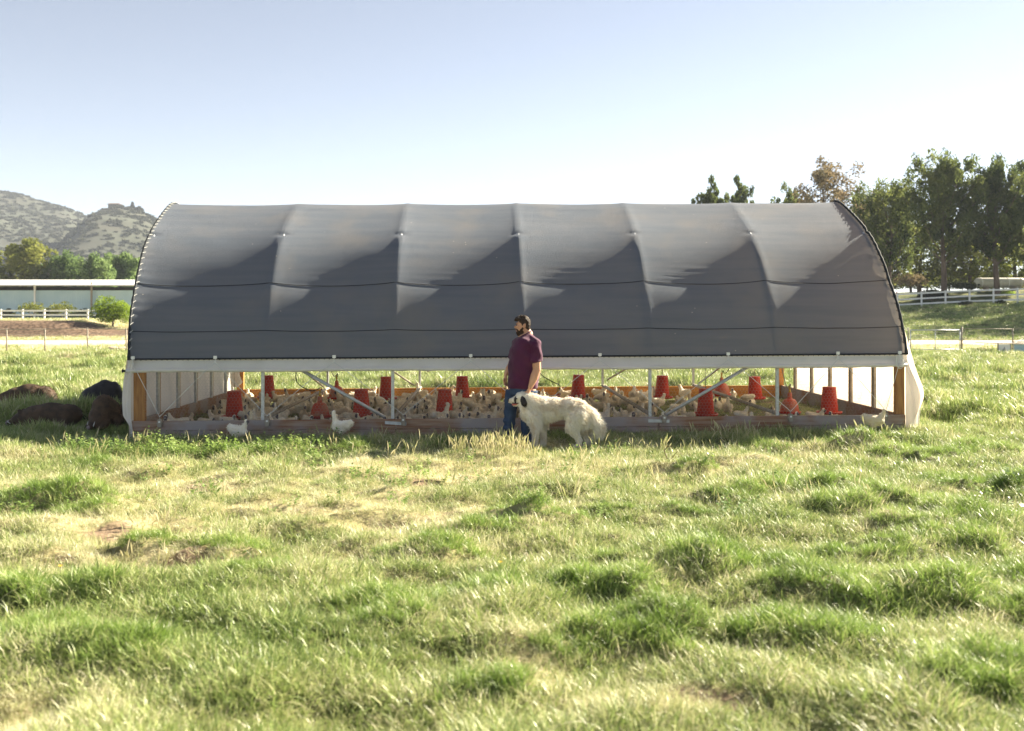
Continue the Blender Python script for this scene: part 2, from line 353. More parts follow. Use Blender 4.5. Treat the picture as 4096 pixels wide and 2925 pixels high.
def dryness(x, y):
    """0 green .. 1 straw; broad patches as in the photograph"""
    x = np.asarray(x, float); y = np.asarray(y, float)
    d = np.zeros_like(x)
    for (px, py, rx, ry, a) in [(900, 1960, 2.8, 2.4, .62), (1500, 2240, 1.6, 1.0, .4), (300, 2260, 1.0, .6, .5), (1800, 1880, 2.4, 1.4, .85), (1500, 2060, 1.8, .8, .6), (400, 2120, 1.2, .6, .7), (2500, 1860, 2.4, 1.0, .6), (1380, 2100, .8, .45, .8), (650, 2240, .8, .3, .8),
                               (2560, 2830, .55, .28, 1.0), (60, 2850, .35, .3, .7), (3300, 1800, 2.5, .7, .35), (2100, 1780, 1.3, .6, .7), (2200, 2700, .5, .3, .5), (3000, 2000, 1.5, .8, .25)]:
        cy = 1.92*3982/(py-1255); cx = (px-2048)/3982*cy
        d = np.maximum(d, a*np.exp(-((x-cx)/rx)**2-((y-cy)/ry)**2))
    d = d+.65*fbm(x/1.1, y/1.1, 31)+.45*fbm(x/.35, y/.35, 33, 2)+.05
    far = sstep(20, 46, y); d = d+far*(.30+.5*fbm(x/5, y/3, 35))+.12
    d += sstep(47, 53, y)*.8
    return np.clip(d, 0, 1)

def axis(a, b, s0, g, cap, n=400):
    out = [b]; s = s0
    while abs(out[-1]) < abs(a):
        s = min(s*g, cap if abs(out[-1]) < 140 else 1e9)
        out.append(out[-1]+(s if a > b else -s))
    return out
xs = np.arange(-9, 9.001, .075); ys = np.arange(3.2, 20.001, .075)
xl = axis(-1500, -9, .075, 1.09, 1.2)[1:]; xr = axis(1500, 9, .075, 1.09, 1.2)[1:]
XS = np.array(xl[::-1]+list(xs)+xr)
yf = axis(1500, 20, .075, 1.09, 1.0)[1:]
YS = np.array([-30, -12, -5, -1, 1, 2, 2.7]+list(ys)+yf)
gx, gy = np.meshgrid(XS, YS)
gz = height(gx, gy)
nx, ny = len(XS), len(YS)
gi = np.arange(nx*ny).reshape(ny, nx)
gf = np.stack([gi[:-1, :-1], gi[:-1, 1:], gi[1:, 1:], gi[1:, :-1]], -1).reshape(-1, 4)
gme = np_mesh('ground', np.stack([gx, gy, gz], -1).reshape(-1, 3), gf)
X_, Y_ = gx.ravel(), gy.ravel()
lmask = (X_ < -20)*sstep(76, 80, Y_)*(1-sstep(83, 86, Y_)); lm2 = np.clip(lmask, 0, 1)
fattr(gme, 'dry', dryness(X_, Y_)*(1-.6*((X_ > 5) & (Y_ > 72))))
fattr(gme, 'bank', ((X_ > 5)*sstep(72, 74, Y_)))
soil = np.clip(lm2 + .9*(Y_ < 12)*sstep(.70, .85, dryness(X_, Y_))*sstep(.60, .70, vnoise(X_/.5, Y_/.5, 71)), 0, 1)
soil = np.maximum(soil, inhouse(X_, Y_, .1)*.5)
fattr(gme, 'soil', soil)
ground = link('ground', gme, M_ground, None, True); tag(ground, kind='structure')

# pale dirt track behind the pasture
rb_ = MB(); xs_r = np.linspace(-220, 260, 161)
for side in (0,):
    vs = []; 
    for i, x in enumerate(xs_r):
        wv = .5*math.sin(x*.11)+.3*math.sin(x*.31)
        for yy in (60.3+wv, 66.0, 71.0+wv*.6): vs.append((x, yy, hgt(x, yy)+.012))
    n = len(xs_r); rb_.add(vs, [(3*i+k, 3*i+3+k, 3*i+4+k, 3*i+1+k) for i in range(n-1) for k in (0, 1)])
tag(rb_.build('dirt_road', M_road, None, True), kind='structure')

# ------------------------------------------------------------------ hills
hx = np.linspace(-1400, 500, 240); hy = np.linspace(420, 1300, 150)
HXg, HYg = np.meshgrid(hx, hy)
def ridge(px_pts, D0, yf_, yb):
    px = np.array([p[0] for p in px_pts]); py = np.array([p[1] for p in px_pts])
    Xr = (px-2048)/3982*D0; Zr = CZ+(1255-py)/3982*D0
    z = np.interp(HXg*D0/np.maximum(HYg, 1)*.5+HXg*.5, Xr, Zr, left=Zr[0], right=0)
    return z*np.minimum(sstep(yf_, D0, HYg)**.8, 1-.6*sstep(D0, yb, HYg))
h1 = ridge([(-2600, 900), (-1200, 700), (-500, 740), (0, 773), (80, 785), (150, 808), (240, 838), (320, 862), (410, 900), (520, 975), (700, 1060), (1000, 1250)], 980, 480, 1300)
h2 = ridge([(150, 1240), (300, 1060), (380, 960), (420, 915), (455, 893), (500, 888), (560, 895), (640, 925), (760, 985), (1000, 1130), (1300, 1255)], 760, 430, 1000)
gul = 1+.42*(np.abs(fbm(HXg/150+HYg/400, HYg/260, 50, 5))*2-.25)*np.minimum(sstep(430, 600, HYg), 1)*(1-.8*sstep(900, 1000, HYg))
hz = np.maximum(h1, h2)*gul+2.5*fbm(HXg/25, HYg/25, 55, 4)
hz = np.where(np.maximum(h1, h2) < 1, -2, hz)
n2, n1 = HXg.shape; gi = np.arange(n1*n2).reshape(n2, n1)
hme = np_mesh('hills', np.stack([HXg, HYg, hz], -1).reshape(-1, 3), np.stack([gi[:-1, :-1], gi[:-1, 1:], gi[1:, 1:], gi[1:, :-1]], -1).reshape(-1, 4))
tag(link('hills', hme, M_hill, None, True), kind='structure')
def hill_z(x, y):
    fx = np.clip((x-hx[0])/(hx[1]-hx[0]), 0, len(hx)-1.01); fy = np.clip((y-hy[0])/(hy[1]-hy[0]), 0, len(hy)-1.01)
    i = fx.astype(int); j = fy.astype(int); a = fx-i; b = fy-j
    return (hz[j, i]*(1-a)+hz[j, i+1]*a)*(1-b)+(hz[j+1, i]*(1-a)+hz[j+1, i+1]*a)*b

# ------------------------------------------------------------------ scatter through geometry nodes (stuff only)
def scatter(name, pts, rot, scl, templates, label, cat=None, kind='stuff', z_extra=None):
    coll = bpy.data.collections.new(name+'_source')
    for i, t in enumerate(templates): coll.objects.link(t)
    me = bpy.data.meshes.new(name); me.vertices.add(len(pts)); me.vertices.foreach_set('co', np.asarray(pts, np.float32).ravel())
    a = me.attributes.new('rot', 'FLOAT_VECTOR', 'POINT'); a.data.foreach_set('vector', np.asarray(rot, np.float32).ravel())
    a = me.attributes.new('scl', 'FLOAT', 'POINT'); a.data.foreach_set('value', np.asarray(scl, np.float32))
    a = me.attributes.new('pick', 'INT', 'POINT'); a.data.foreach_set('value', rng.integers(0, len(templates), len(pts)).astype(np.int32))
    o = bpy.data.objects.new(name, me); COL.objects.link(o); tag(o, label, cat, kind=kind)
    ng = bpy.data.node_groups.new(name+'_nodes', 'GeometryNodeTree')
    ng.interface.new_socket('Geometry', in_out='INPUT', socket_type='NodeSocketGeometry'); ng.interface.new_socket('Geometry', in_out='OUTPUT', socket_type='NodeSocketGeometry')
    N = ng.nodes; L = ng.links
    gi_ = N.new('NodeGroupInput'); go = N.new('NodeGroupOutput'); ip = N.new('GeometryNodeInstanceOnPoints'); ci = N.new('GeometryNodeCollectionInfo')
    ci.inputs['Collection'].default_value = coll; ci.inputs['Separate Children'].default_value = True; ci.inputs['Reset Children'].default_value = True
    def NA(nm, ty): n = N.new('GeometryNodeInputNamedAttribute'); n.data_type = ty; n.inputs['Name'].default_value = nm; return n.outputs['Attribute']
    er = N.new('FunctionNodeEulerToRotation')
    L.new(NA('rot', 'FLOAT_VECTOR'), er.inputs[0]); L.new(er.outputs[0], ip.inputs['Rotation']); L.new(NA('scl', 'FLOAT'), ip.inputs['Scale'])
    L.new(NA('pick', 'INT'), ip.inputs['Instance Index']); ip.inputs['Pick Instance'].default_value = True
    L.new(gi_.outputs[0], ip.inputs['Points']); L.new(ci.outputs[0], ip.inputs['Instance']); L.new(ip.outputs[0], go.inputs[0])
    md = o.modifiers.new('scatter', 'NODES'); md.node_group = ng
    return o

def blades(n, rad, h, hvar, width, lean, curl, seg=3, tint=(0, 1), flatlie=0, r=rng):
    """tapered curved blades as (verts, tris, tint)"""
    V = []; F = []; T = []
    ang = r.uniform(0, 2*PI, n); rr = rad*np.sqrt(r.uniform(0, 1, n)); bx = rr*np.cos(ang); by = rr*np.sin(ang)
    hh = h*(1+hvar*r.uniform(-1, 1, n)); la = r.uniform(0, 2*PI, n)
    la = np.where(r.uniform(0, 1, n) < .6, ang+r.normal(0, .6, n), la)
    le = np.abs(r.normal(lean, lean*.5, n)); cu = r.uniform(.3, 1, n)*curl; wd = width*r.uniform(.7, 1.3, n); tt = r.uniform(*tint, n)
    if flatlie: le = np.where(r.uniform(0, 1, n) < flatlie, r.uniform(1.0, 1.4, n), le)
    for i in range(n):
        dx, dy = math.cos(la[i]), math.sin(la[i]); fa = r.uniform(0, PI); sx, sy = math.cos(fa), math.sin(fa)
        p = np.array([bx[i], by[i], -.01]); th = le[i]; b0 = len(V)
        for k in range(seg+1):
            w = wd[i]*(1-(k/seg)**1.6)*.5
            if k < seg: V.append((p[0]-sx*w, p[1]-sy*w, p[2])); V.append((p[0]+sx*w, p[1]+sy*w, p[2])); T += [tt[i]]*2
            else: V.append(tuple(p)); T.append(tt[i])
            st = hh[i]/seg; p = p+np.array([dx*math.sin(th)*st, dy*math.sin(th)*st, math.cos(th)*st]); th = min(th+cu[i]/seg, 2.3)
        for k in range(seg-1):
            a = b0+2*k; F.append((a, a+1, a+3)); F.append((a, a+3, a+2))
        a = b0+2*(seg-1); F.append((a, a+1, a+2))
    return V, F, T
def tri_template(name, parts, m):
    V = []; F = []; T = []
    for (v, f, t) in parts:
        n = len(V); V += v; F += [tuple(i+n for i in q) for q in f]; T += t
    me = np_mesh(name, np.array(V), np.array(F)); fattr(me, 'tint', T)
    me.materials.append(m); return bpy.data.objects.new(name, me)

def seedstalk(n, rad, h, r=rng):
    """upright stalks with a seed ear"""
    V = []; F = []; T = []
    for i in range(n):
        a = r.uniform(0, 2*PI); q = rad*math.sqrt(r.uniform()); x, y = q*math.cos(a), q*math.sin(a); H = h*r.uniform(.65, 1.15)
        la = r.uniform(0, 2*PI); le = abs(r.normal(.12, .12)); t = r.uniform(0, 1); fa = r.uniform(0, PI)
        pts = []; th = le; p = np.array([x, y, 0.])
        for k in range(7):
            pts.append(p.copy()); st = H/6; p = p+np.array([math.cos(la)*math.sin(th)*st, math.sin(la)*math.sin(th)*st, math.cos(th)*st]); th += .05+(.14 if k > 3 else 0)*r.uniform(.2, 1.4)
        ws = [.0022, .002, .002, .0022, .0085, .0075, .001]
        for cross in (0, 1):
            f2 = fa+cross*PI/2; sx, sy = math.cos(f2), math.sin(f2); b0 = len(V)
            for p, w in zip(pts, ws): V.append((p[0]-sx*w, p[1]-sy*w, p[2])); V.append((p[0]+sx*w, p[1]+sy*w, p[2])); T += [t]*2
            for k in range(6): c = b0+2*k; F.append((c, c+1, c+3)); F.append((c, c+3, c+2))
    return V, F, T
def leafy(n, rad, h, r=rng):
    """small broad leaved weed: stems carrying oval leaflets"""
    V = []; F = []; T = []
    for i in range(n):
        a = r.uniform(0, 2*PI); q = rad*math.sqrt(r.uniform()); base = np.array([q*math.cos(a), q*math.sin(a), 0]); H = h*r.uniform(.5, 1.1)
        la = a+r.normal(0, .5); top = base+np.array([math.cos(la)*H*.45, math.sin(la)*H*.45, H]); t0 = r.uniform(0, 1)
        for k in range(9):
            f = .25+.75*k/8; c = base*(1-f)+top*f; b = r.uniform(0, 2*PI); el_ = r.uniform(-.2, .7); L = r.uniform(.02, .045)
            d = np.array([math.cos(b)*math.cos(el_), math.sin(b)*math.cos(el_), math.sin(el_)]); s = np.array([-math.sin(b), math.cos(b), 0])*L*.38
            n0 = len(V); V += [tuple(c), tuple(c+d*L*.5+s), tuple(c+d*L), tuple(c+d*L*.5-s)]; F += [(n0, n0+1, n0+2), (n0, n0+2, n0+3)]; T += [np.clip(t0+r.normal(0, .15), 0, 1)]*4
        n0 = len(V); V += [tuple(base-[.002, 0, 0]), tuple(base+[.002, 0, 0]), tuple(top)]; F.append((n0, n0+1, n0+2)); T += [.3]*3
    return V, F, T

def TE(pre, k, fn, m): return [tri_template(pre+'.%02d' % i, fn(), m) for i in range(k)]
near_t = TE('near_tuft', 5, lambda: [blades(34, .075, .092, .55, .0056, .65, 1.6, 3, (0, 1), .25)], M_grass)
dry_t = TE('dry_tuft', 5, lambda: [blades(36, .08, .085, .55, .0044, .75, 1.1, 3, (0, 1), .4)], M_dry)
lush_t = TE('lush_tuft', 4, lambda: [blades(34, .08, .14, .5, .0056, .5, 1.4, 4, (0, 1))], M_lush)
mid_t = TE('mid_tuft', 4, lambda: [blades(40, .17, .16, .45, .012, .5, 1.1, 3, (0, 1), .15)], M_grass)
midd_t = TE('mid_dry_tuft', 4, lambda: [blades(40, .17, .15, .5, .010, .6, .9, 3, (0, 1), .2)], M_dry)
far_t = TE('far_tuft', 3, lambda: [blades(40, .45, .24, .5, .03, .5, .9, 2, (0, 1), .1)], M_grass)
fard_t = TE('far_dry_tuft', 3, lambda: [blades(40, .45, .20, .5, .028, .6, .8, 2, (0, 1), .1)], M_dry)
stalk_t = TE('seed_stalks', 4, lambda: [seedstalk(5, .08, .30)], M_stalk)
weed_t = TE('broad_weed', 4, lambda: [leafy(9, .09, .15)], M_weed)

def sample(n, y0, y1, spread=.56, power=1.0):
    u = rng.uniform(0, 1, n); y = (y0**(2-power)+(y1**(2-power)-y0**(2-power))*u)**(1/(2-power)) if power != 2 else y0*(y1/y0)**u
    x = rng.uniform(-1, 1, n)*(spread*y+.4); return x, y
def put(name, x, y, s, temps, label, tiltmax=.25, cat=None):
    z = height(x, y); n = len(x)
    e = .08
    gxn = (height(x+e, y)-height(x-e, y))/(2*e); gyn = (height(x, y+e)-height(x, y-e))/(2*e)
    rot = np.stack([np.clip(gyn, -.7, .7)*.6+rng.normal(0, tiltmax*.4, n), -np.clip(gxn, -.7, .7)*.6+rng.normal(0, tiltmax*.4, n), rng.uniform(0, 2*PI, n)], -1)
    return scatter(name, np.stack([x, y, z], -1), rot, s, temps, label)

# near field 4 - 15.5 m
x, y = sample(52000, 3.9, 16.5, .57, 1.25)
keep = ~inhouse(x, y, .02); x, y = x[keep], y[keep]
dr = dryness(x, y); tu = tussock(x, y)
bare = (dr > .80) & (vnoise(x/.5, y/.5, 71) > .62) & (y < 12); rnd = rng.uniform(0, 1, len(x))
bare &= rnd < .75
lush = (tu > .05) & (rnd < .75) & ~bare & (dr < .8)
isdry = (rnd*.88 < dr+.07) & ~lush & ~bare; isgr = ~lush & ~isdry & ~bare
sc = .62+.75*vnoise(x/.45, y/.45, 61)+.25*rng.uniform(-1, 1, len(x))
sc *= 1+.25*sstep(9, 15, y)
sc = np.where(dr > .6, sc*.75, sc)
put('green_pasture_grass', x[isgr], y[isgr], sc[isgr], near_t, 'short green pasture grass over the foreground')
put('dry_pasture_grass', x[isdry], y[isdry], sc[isdry], dry_t, 'dry straw coloured grass in the pale foreground patches')
put('tussock_grass', x[lush], y[lush], sc[lush]*(.50+.9*np.clip(tu[lush], 0, .2)), lush_t, 'lush dark green grass growing on the tussocks', .15)
# mid field 15 - 50 m
x, y = sample(60000, 15.5, 52, .60, 1.35)
keep = ~inhouse(x, y, .05); x, y = x[keep], y[keep]; dr = dryness(x, y); rnd = rng.uniform(0, 1, len(x)); d_ = rnd < dr*.8
sc = .75+.7*vnoise(x/1.5, y/1.5, 62)
sc *= .85+.5*(tussock(x, y) > .03)
put('green_field_grass', x[~d_], y[~d_], sc[~d_], mid_t, 'green grass of the field behind and beside the coop')
put('dry_field_grass', x[d_], y[d_], sc[d_]*.8, midd_t, 'pale dry grass of the field behind the coop')
# inside the coop, trampled and short
x, y = sample(9000, 15.4, 22, .40, 1.0); k = inhouse(x, y, -.05); x, y = x[k], y[k]
put('coop_floor_grass', x, y, rng.uniform(.4, .75, len(x)), near_t, 'trampled green grass inside the coop')
# bank and dry verge
x, y = sample(26000, 50, 100, .62, 1.1); k = ~((y > 60) & (y < 71.8)) & ((y > 72) | (rng.uniform(0, 1, len(x)) < .4)) & ~((x < -20) & (y > 78) & (y < 83)); x, y = x[k], y[k]
k = ((x > 18) | (x < -18)); x, y = x[k], y[k]
g = ((y > 72) & (x > 0) & (rng.uniform(0, 1, len(x)) < .72)) | (rng.uniform(0, 1, len(x)) < .12)
put('bank_grass', x[g], y[g], rng.uniform(.6, 1.1, g.sum()), far_t, 'coarse green grass on the bank below the white fence')
put('verge_grass', x[~g], y[~g], rng.uniform(.5, .9, (~g).sum()), fard_t, 'dry yellow grass along the dirt track')
# seed stalks in front of the coop, densest beside the man
ps = []
for (px, py, n, sx, sy) in [(1950, 1810, 60, .30, .25), (2010, 1835, 36, .22, .2), (1880, 1800, 22, .4, .25), (1500, 1790, 16, .9, .2), (900, 1790, 26, 1.5, .25), (520, 1800, 14, .4, .2), (200, 1850, 16, .8, .25), (2330, 1870, 6, .5, .15), (2750, 1800, 22, 1.0, .3), (3300, 1780, 26, 1.3, .3), (2900, 1760, 10, .5, .15), (1500, 1900, 30, 2.5, .9), (3000, 1950, 22, 2.5, 1.0), (700, 2150, 14, .8, .4)]:
    cy = 1.92*3982/(py-1255); cx = (px-2048)/3982*cy
    ps += [(cx+rng.normal(0, sx), cy+rng.normal(0, sy)) for _ in range(n)]
ps = np.array(ps); ps = ps[~inhouse(ps[:, 0], ps[:, 1], .06)]
put('seed_stalk_grass', ps[:, 0], ps[:, 1], rng.uniform(.5, .95, len(ps)), stalk_t, 'tall pale seed stalks standing in front of the coop sill', .3)
ps = np.array([(rng.uniform(-6.2, -2.6)+rng.normal(0, .2), rng.uniform(13.3, 14.5)) for _ in range(260)]+[(rng.uniform(-6, 6), rng.uniform(9, 14)) for _ in range(130)])
put('broad_leaf_weeds', ps[:, 0], ps[:, 1], rng.uniform(.5, 1.25, len(ps)), weed_t, 'low broad leaved weeds growing before the coop', .3)
# hill scrub
x = rng.uniform(-1300, 100, 26000); y = rng.uniform(470, 1000, 26000)
k = (vnoise(x/60, y/80, 81)+.5*vnoise(x/20, y/25, 82) > .40) & (hill_z(x, y) > 8) & (x/y < -.3) & (x/y > -.75); x, y = x[k], y[k]
def scrubblob():
    V = []; F = []; T = []
    for i in range(60):
        p = rng.normal(0, 1, 3); p /= np.linalg.norm(p); p = p*np.array([1, 1, .75])*rng.uniform(.7, 1); p[2] = abs(p[2]); t = rng.uniform(0, 1)
        a = rng.normal(0, 1, 3)*.3; b = rng.normal(0, 1, 3)*.3; n0 = len(V); V += [tuple(p+a), tuple(p+b), tuple(p-a)]; F.append((n0, n0+1, n0+2)); T += [t]*3
    return V, F, T
scrub_t = TE('scrub', 3, lambda: [scrubblob()], M_scrub)
scatter('hill_scrub', np.stack([x, y, hill_z(x, y)-.5], -1), np.stack([x*0, x*0, rng.uniform(0, 6, len(x))], -1), rng.uniform(1.1, 2.7, len(x)), scrub_t, 'dusty green scrub covering the distant hillside')

# ------------------------------------------------------------------ soft bodies: union of primitives, voxel remeshed into one surface
ICO = {}
def ico(sub=2):
    if sub not in ICO:
        bm = bmesh.new(); bmesh.ops.create_icosphere(bm, subdivisions=sub, radius=1)
        ICO[sub] = (np.array([v.co[:] for v in bm.verts]), [[v.index for v in f.verts] for f in bm.faces]); bm.free()
    return ICO[sub]
class Blob:
    def __init__(s): s.mb = MB()
    def ell(s, c, r, rot=None, sub=2):
        v, f = ico(sub); v = v*np.array(r if hasattr(r, '__len__') else (r, r, r))
        if rot is not None: v = v @ np.array(rot.to_3x3()).T
        s.mb.add(v+np.array(c), f); return s
    def cap(s, pts, rs, n=None):
        pts = [np.array(p, float) for p in pts]
        for i in range(len(pts)-1):
            L = np.linalg.norm(pts[i+1]-pts[i]); k = max(2, int(L/(min(rs[i], rs[i+1])*.45))+1) if n is None else n
            for j in range(k+1):
                t = j/k; s.ell(pts[i]*(1-t)+pts[i+1]*t, rs[i]*(1-t)+rs[i+1]*t)
        return s
    def frus(s, a, b, ra, rb, n=20, sq=1.0):
        s.mb.tube([a, b], [ra, rb], n); return s
    def loft(s, rings, n=28, p=2.0):
        """rings: (centre, rx, ry, yaw); horizontal superellipses joined and capped"""
        vs = []
        for (c, rx, ry, yaw) in rings:
            for k in range(n):
                t = 2*PI*k/n; ct, st = math.cos(t), math.sin(t)
                x = rx*math.copysign(abs(ct)**(2/p), ct); y = ry*math.copysign(abs(st)**(2/p), st)
                vs.append((c[0]+x*math.cos(yaw)-y*math.sin(yaw), c[1]+x*math.sin(yaw)+y*math.cos(yaw), c[2]))
        fs = [(i*n+k, i*n+(k+1) % n, (i+1)*n+(k+1) % n, (i+1)*n+k) for i in range(len(rings)-1) for k in range(n)]
        fs.append(tuple(range(n))[::-1]); fs.append(tuple((len(rings)-1)*n+k for k in range(n)))
        s.mb.add(vs, fs); return s
    def mesh(s, name, voxel=.01, smooth=2, disp=None, fac=.5):
        o = bpy.data.objects.new('tmp', s.mb.mesh('tmp')); COL.objects.link(o)
        m = o.modifiers.new('r', 'REMESH'); m.mode = 'VOXEL'; m.voxel_size = voxel; m.adaptivity = 0
        dg = bpy.context.evaluated_depsgraph_get(); me = bpy.data.meshes.new_from_object(o.evaluated_get(dg))
        bpy.data.objects.remove(o); me.name = name
        n = len(me.vertices); co = np.empty(n*3); me.vertices.foreach_get('co', co); co = co.reshape(-1, 3)
        e = np.empty(len(me.edges)*2, int); me.edges.foreach_get('vertices', e); e = e.reshape(-1, 2)
        deg = np.bincount(e.ravel(), minlength=n)[:, None]
        for _ in range(smooth):
            acc = np.zeros_like(co)
            for a in range(3): acc[:, a] = np.bincount(e[:, 0], co[e[:, 1], a], n)+np.bincount(e[:, 1], co[e[:, 0], a], n)
            co = co*(1-fac)+acc/np.maximum(deg, 1)*fac
        if disp:
            me.vertices.foreach_set('co', co.ravel()); me.update()
            nm = np.empty(n*3); me.vertices.foreach_get('normal', nm); nm = nm.reshape(-1, 3)
            co = co+nm*disp(co)[:, None]
        me.vertices.foreach_set('co', co.ravel()); me.update()
        return me
def poly_centers(me):
    c = np.empty(len(me.polygons)*3); me.polygons.foreach_get('center', c); return c.reshape(-1, 3)
def poly_normals(me):
    c = np.empty(len(me.polygons)*3); me.polygons.foreach_get('normal', c); return c.reshape(-1, 3)

def fur(me, n, length, direction, width, name='fur', grav=.3, mi_fn=None, seg=2, rg=None):
    """hair tufts on a mesh: length(c), direction(c, nrm) are vectorised"""
    rg = rg or np.random.default_rng(3)
    c = poly_centers(me); nr = poly_normals(me); ar = np.empty(len(c)); me.polygons.foreach_get('area', ar)
    k = rg.choice(len(c), n, p=ar/ar.sum()); c = c[k]; nr = nr[k]
    jit = rg.normal(0, 1, (n, 3)); jit -= (jit*nr).sum(1)[:, None]*nr; c = c+jit*.004
    L = length(c, nr)*rg.uniform(.6, 1.25, n); d = direction(c, nr)+rg.normal(0, .22, (n, 3)); d /= np.linalg.norm(d, axis=1)[:, None]
    side = np.cross(d, rg.normal(0, 1, (n, 3))); side /= np.linalg.norm(side, axis=1)[:, None]; w = width*rg.uniform(.6, 1.4, n)
    V = np.zeros((n, 2*seg+1, 3)); p = c-nr*.004
    for s_ in range(seg):
        ww = (w*(1-(s_/seg)**1.3)*.5)[:, None]
        V[:, 2*s_] = p-side*ww; V[:, 2*s_+1] = p+side*ww
        p = p+d*(L/seg)[:, None]; d = d+np.array([0, 0, -grav]); d /= np.linalg.norm(d, axis=1)[:, None]
    V[:, 2*seg] = p
    b = (np.arange(n)*(2*seg+1))[:, None]; F = []
    for s_ in range(seg-1): F += [b+np.array([2*s_, 2*s_+1, 2*s_+3]), b+np.array([2*s_, 2*s_+3, 2*s_+2])]
    F.append(b+np.array([2*seg-2, 2*seg-1, 2*seg])); nf = len(F)
    mi = None
    if mi_fn is not None: mi = np.tile(mi_fn(c), nf)
    return np_mesh(name, V.reshape(-1, 3), np.concatenate(F), mi), c

# ================================================================== HOOP COOP
coop = empty('poultry_hoop_house', HO)
tag(coop, 'long arched poultry coop covered with dark grey shade cloth over an open wire front', 'coop')
def cp(u, v, z): return hp(u, v, z)-HO                         # coordinates local to the coop
NB = 6; BAY = HL/NB
PROF = np.array([(0.0, 1.0), (0.0, 1.2), (.06, 1.50), (.22, 1.80), (.38, 2.05), (.55, 2.27), (.71, 2.45), (.94, 2.72), (1.22, 3.00), (1.66, 3.31), (2.4, 3.68), (2.9, 3.90), (3.2, 3.985)])
full = np.concatenate([PROF, np.stack([HW-PROF[::-1][1:, 0], PROF[::-1][1:, 1]], -1)])
sl = np.concatenate([[0], np.cumsum(np.hypot(*np.diff(full, axis=0).T))]); SL = sl[-1]
def smooth_curve(n):
    t = np.linspace(0, SL, n); v = np.interp(t, sl, full[:, 0]); z = np.interp(t, sl, full[:, 1])
    for _ in range(26):
        v[1:-1] = (v[:-2]+2*v[1:-1]+v[2:])/4; z[1:-1] = (z[:-2]+2*z[1:-1]+z[2:])/4
    return v, z
AV, AZ = smooth_curve(181)
at_s = np.linspace(0, SL, 181)
def arch(s):
    v = np.interp(s, at_s, AV); z = np.interp(s, at_s, AZ)
    e = .04; dv = np.interp(s+e, at_s, AV)-np.interp(s-e, at_s, AV); dz = np.interp(s+e, at_s, AZ)-np.interp(s-e, at_s, AZ); l = np.hypot(dv, dz)
    return v, z, -dz/l, dv/l                                   # point and outward normal (v, z)
def lean(u, z): return -.30*np.clip((z-1.2)/2.75, 0, 1)*np.clip(1-u/BAY, 0, 1)
# hoops
hb = {}
for i in range(NB+1):
    b = MB(); s_ = np.linspace(0, SL, 40); v, z, nv, nz_ = arch(s_)
    uu = min(max(i*BAY, .03), HL-.03)
    b.tube([cp(uu+float(lean(uu, c)), a-nn*.03, c-mm*.03) for a, c, nn, mm in zip(v, z, nv, nz_)], .024, 6); b.build('hoop', M_galv, coop, True)
# arc positions of the horizontal seams
def s_at_z(zz): k = np.argmax(AZ >= zz); return at_s[k]
S_SEAM1 = s_at_z(2.385); S_SEAM2 = s_at_z(1.60); S_BOT = s_at_z(1.165); S_PUR = s_at_z(3.25)
# shade cloth
NU, NV = 6*30+1, 170
uu = np.linspace(-.03, HL+.03, NU); s0, s1 = S_BOT, SL-S_BOT
ss = np.linspace(s0, s1, NV)
U, S = np.meshgrid(uu, ss)
tb = np.clip(U/BAY, 0, NB-1e-6) % 1.0; bay = np.clip((U/BAY).astype(int), 0, NB-1)
v, z, nv, nz_ = arch(S)
prof = (4*tb*(1-tb))**.80
amp = np.interp(S, [S_BOT, S_SEAM2, S_SEAM1-.25, S_SEAM1, S_SEAM1+.35, S_PUR, SL*.44, SL*.5, SL], [.022, .045, .062, .080, .078, .075, .045, .015, .05])*np.array([.92, 1.0, 1.08, .96, 1.04, .9])[bay]
off = -amp*1.12*prof
off += -.008*np.exp(-((S-S_SEAM1)/.03)**2) - .005*np.exp(-((S-S_SEAM2)/.03)**2)+.006*np.exp(-(np.minimum(tb, 1-tb)*BAY/.04)**2)
off += .004*fbm(U*2.3+bay*7.7, S*2.1, 95, 3)*prof+.022*fbm(U*.7+bay*3.3, S*.7, 96, 1)*prof
hoopd = np.minimum(tb, 1-tb)*BAY
off += -.035*np.exp(-((S-S_PUR)/.05)**2-((hoopd)/.07)**2)
# slack folds above the first seam on the right hand bays, diagonal pulls below
slk = np.exp(-((S-(S_SEAM1+.22))/.20)**2)*np.exp(-((tb-.42)/.26)**2)*np.array([.15, .35, .5, 1.0, 1.1, .25])[bay]
off += slk*.0075*np.sin((S-S_SEAM1)*2*PI/.125+U*.25)
dg = np.sin((U*1.0-S*1.25)*9.0+bay*2.0+1.5*fbm(U*1.2, S*1.2, 91))
off += .004*dg*np.exp(-((S-(S_SEAM2+.1))/.45)**2)*(.4+.6*np.array([.3, .4, .8, .4, .6, 1.0])[bay])
last = (bay == 5); off += last*.012*np.sin((U*1.2-S*1.9)*4.2)*sstep(.25, .8, tb)*np.exp(-((S-S_SEAM1)/.7)**2)
off += .005*fbm(U*1.1, S*3, 92, 2)+.0015*fbm(U*5, S*9, 93, 3)
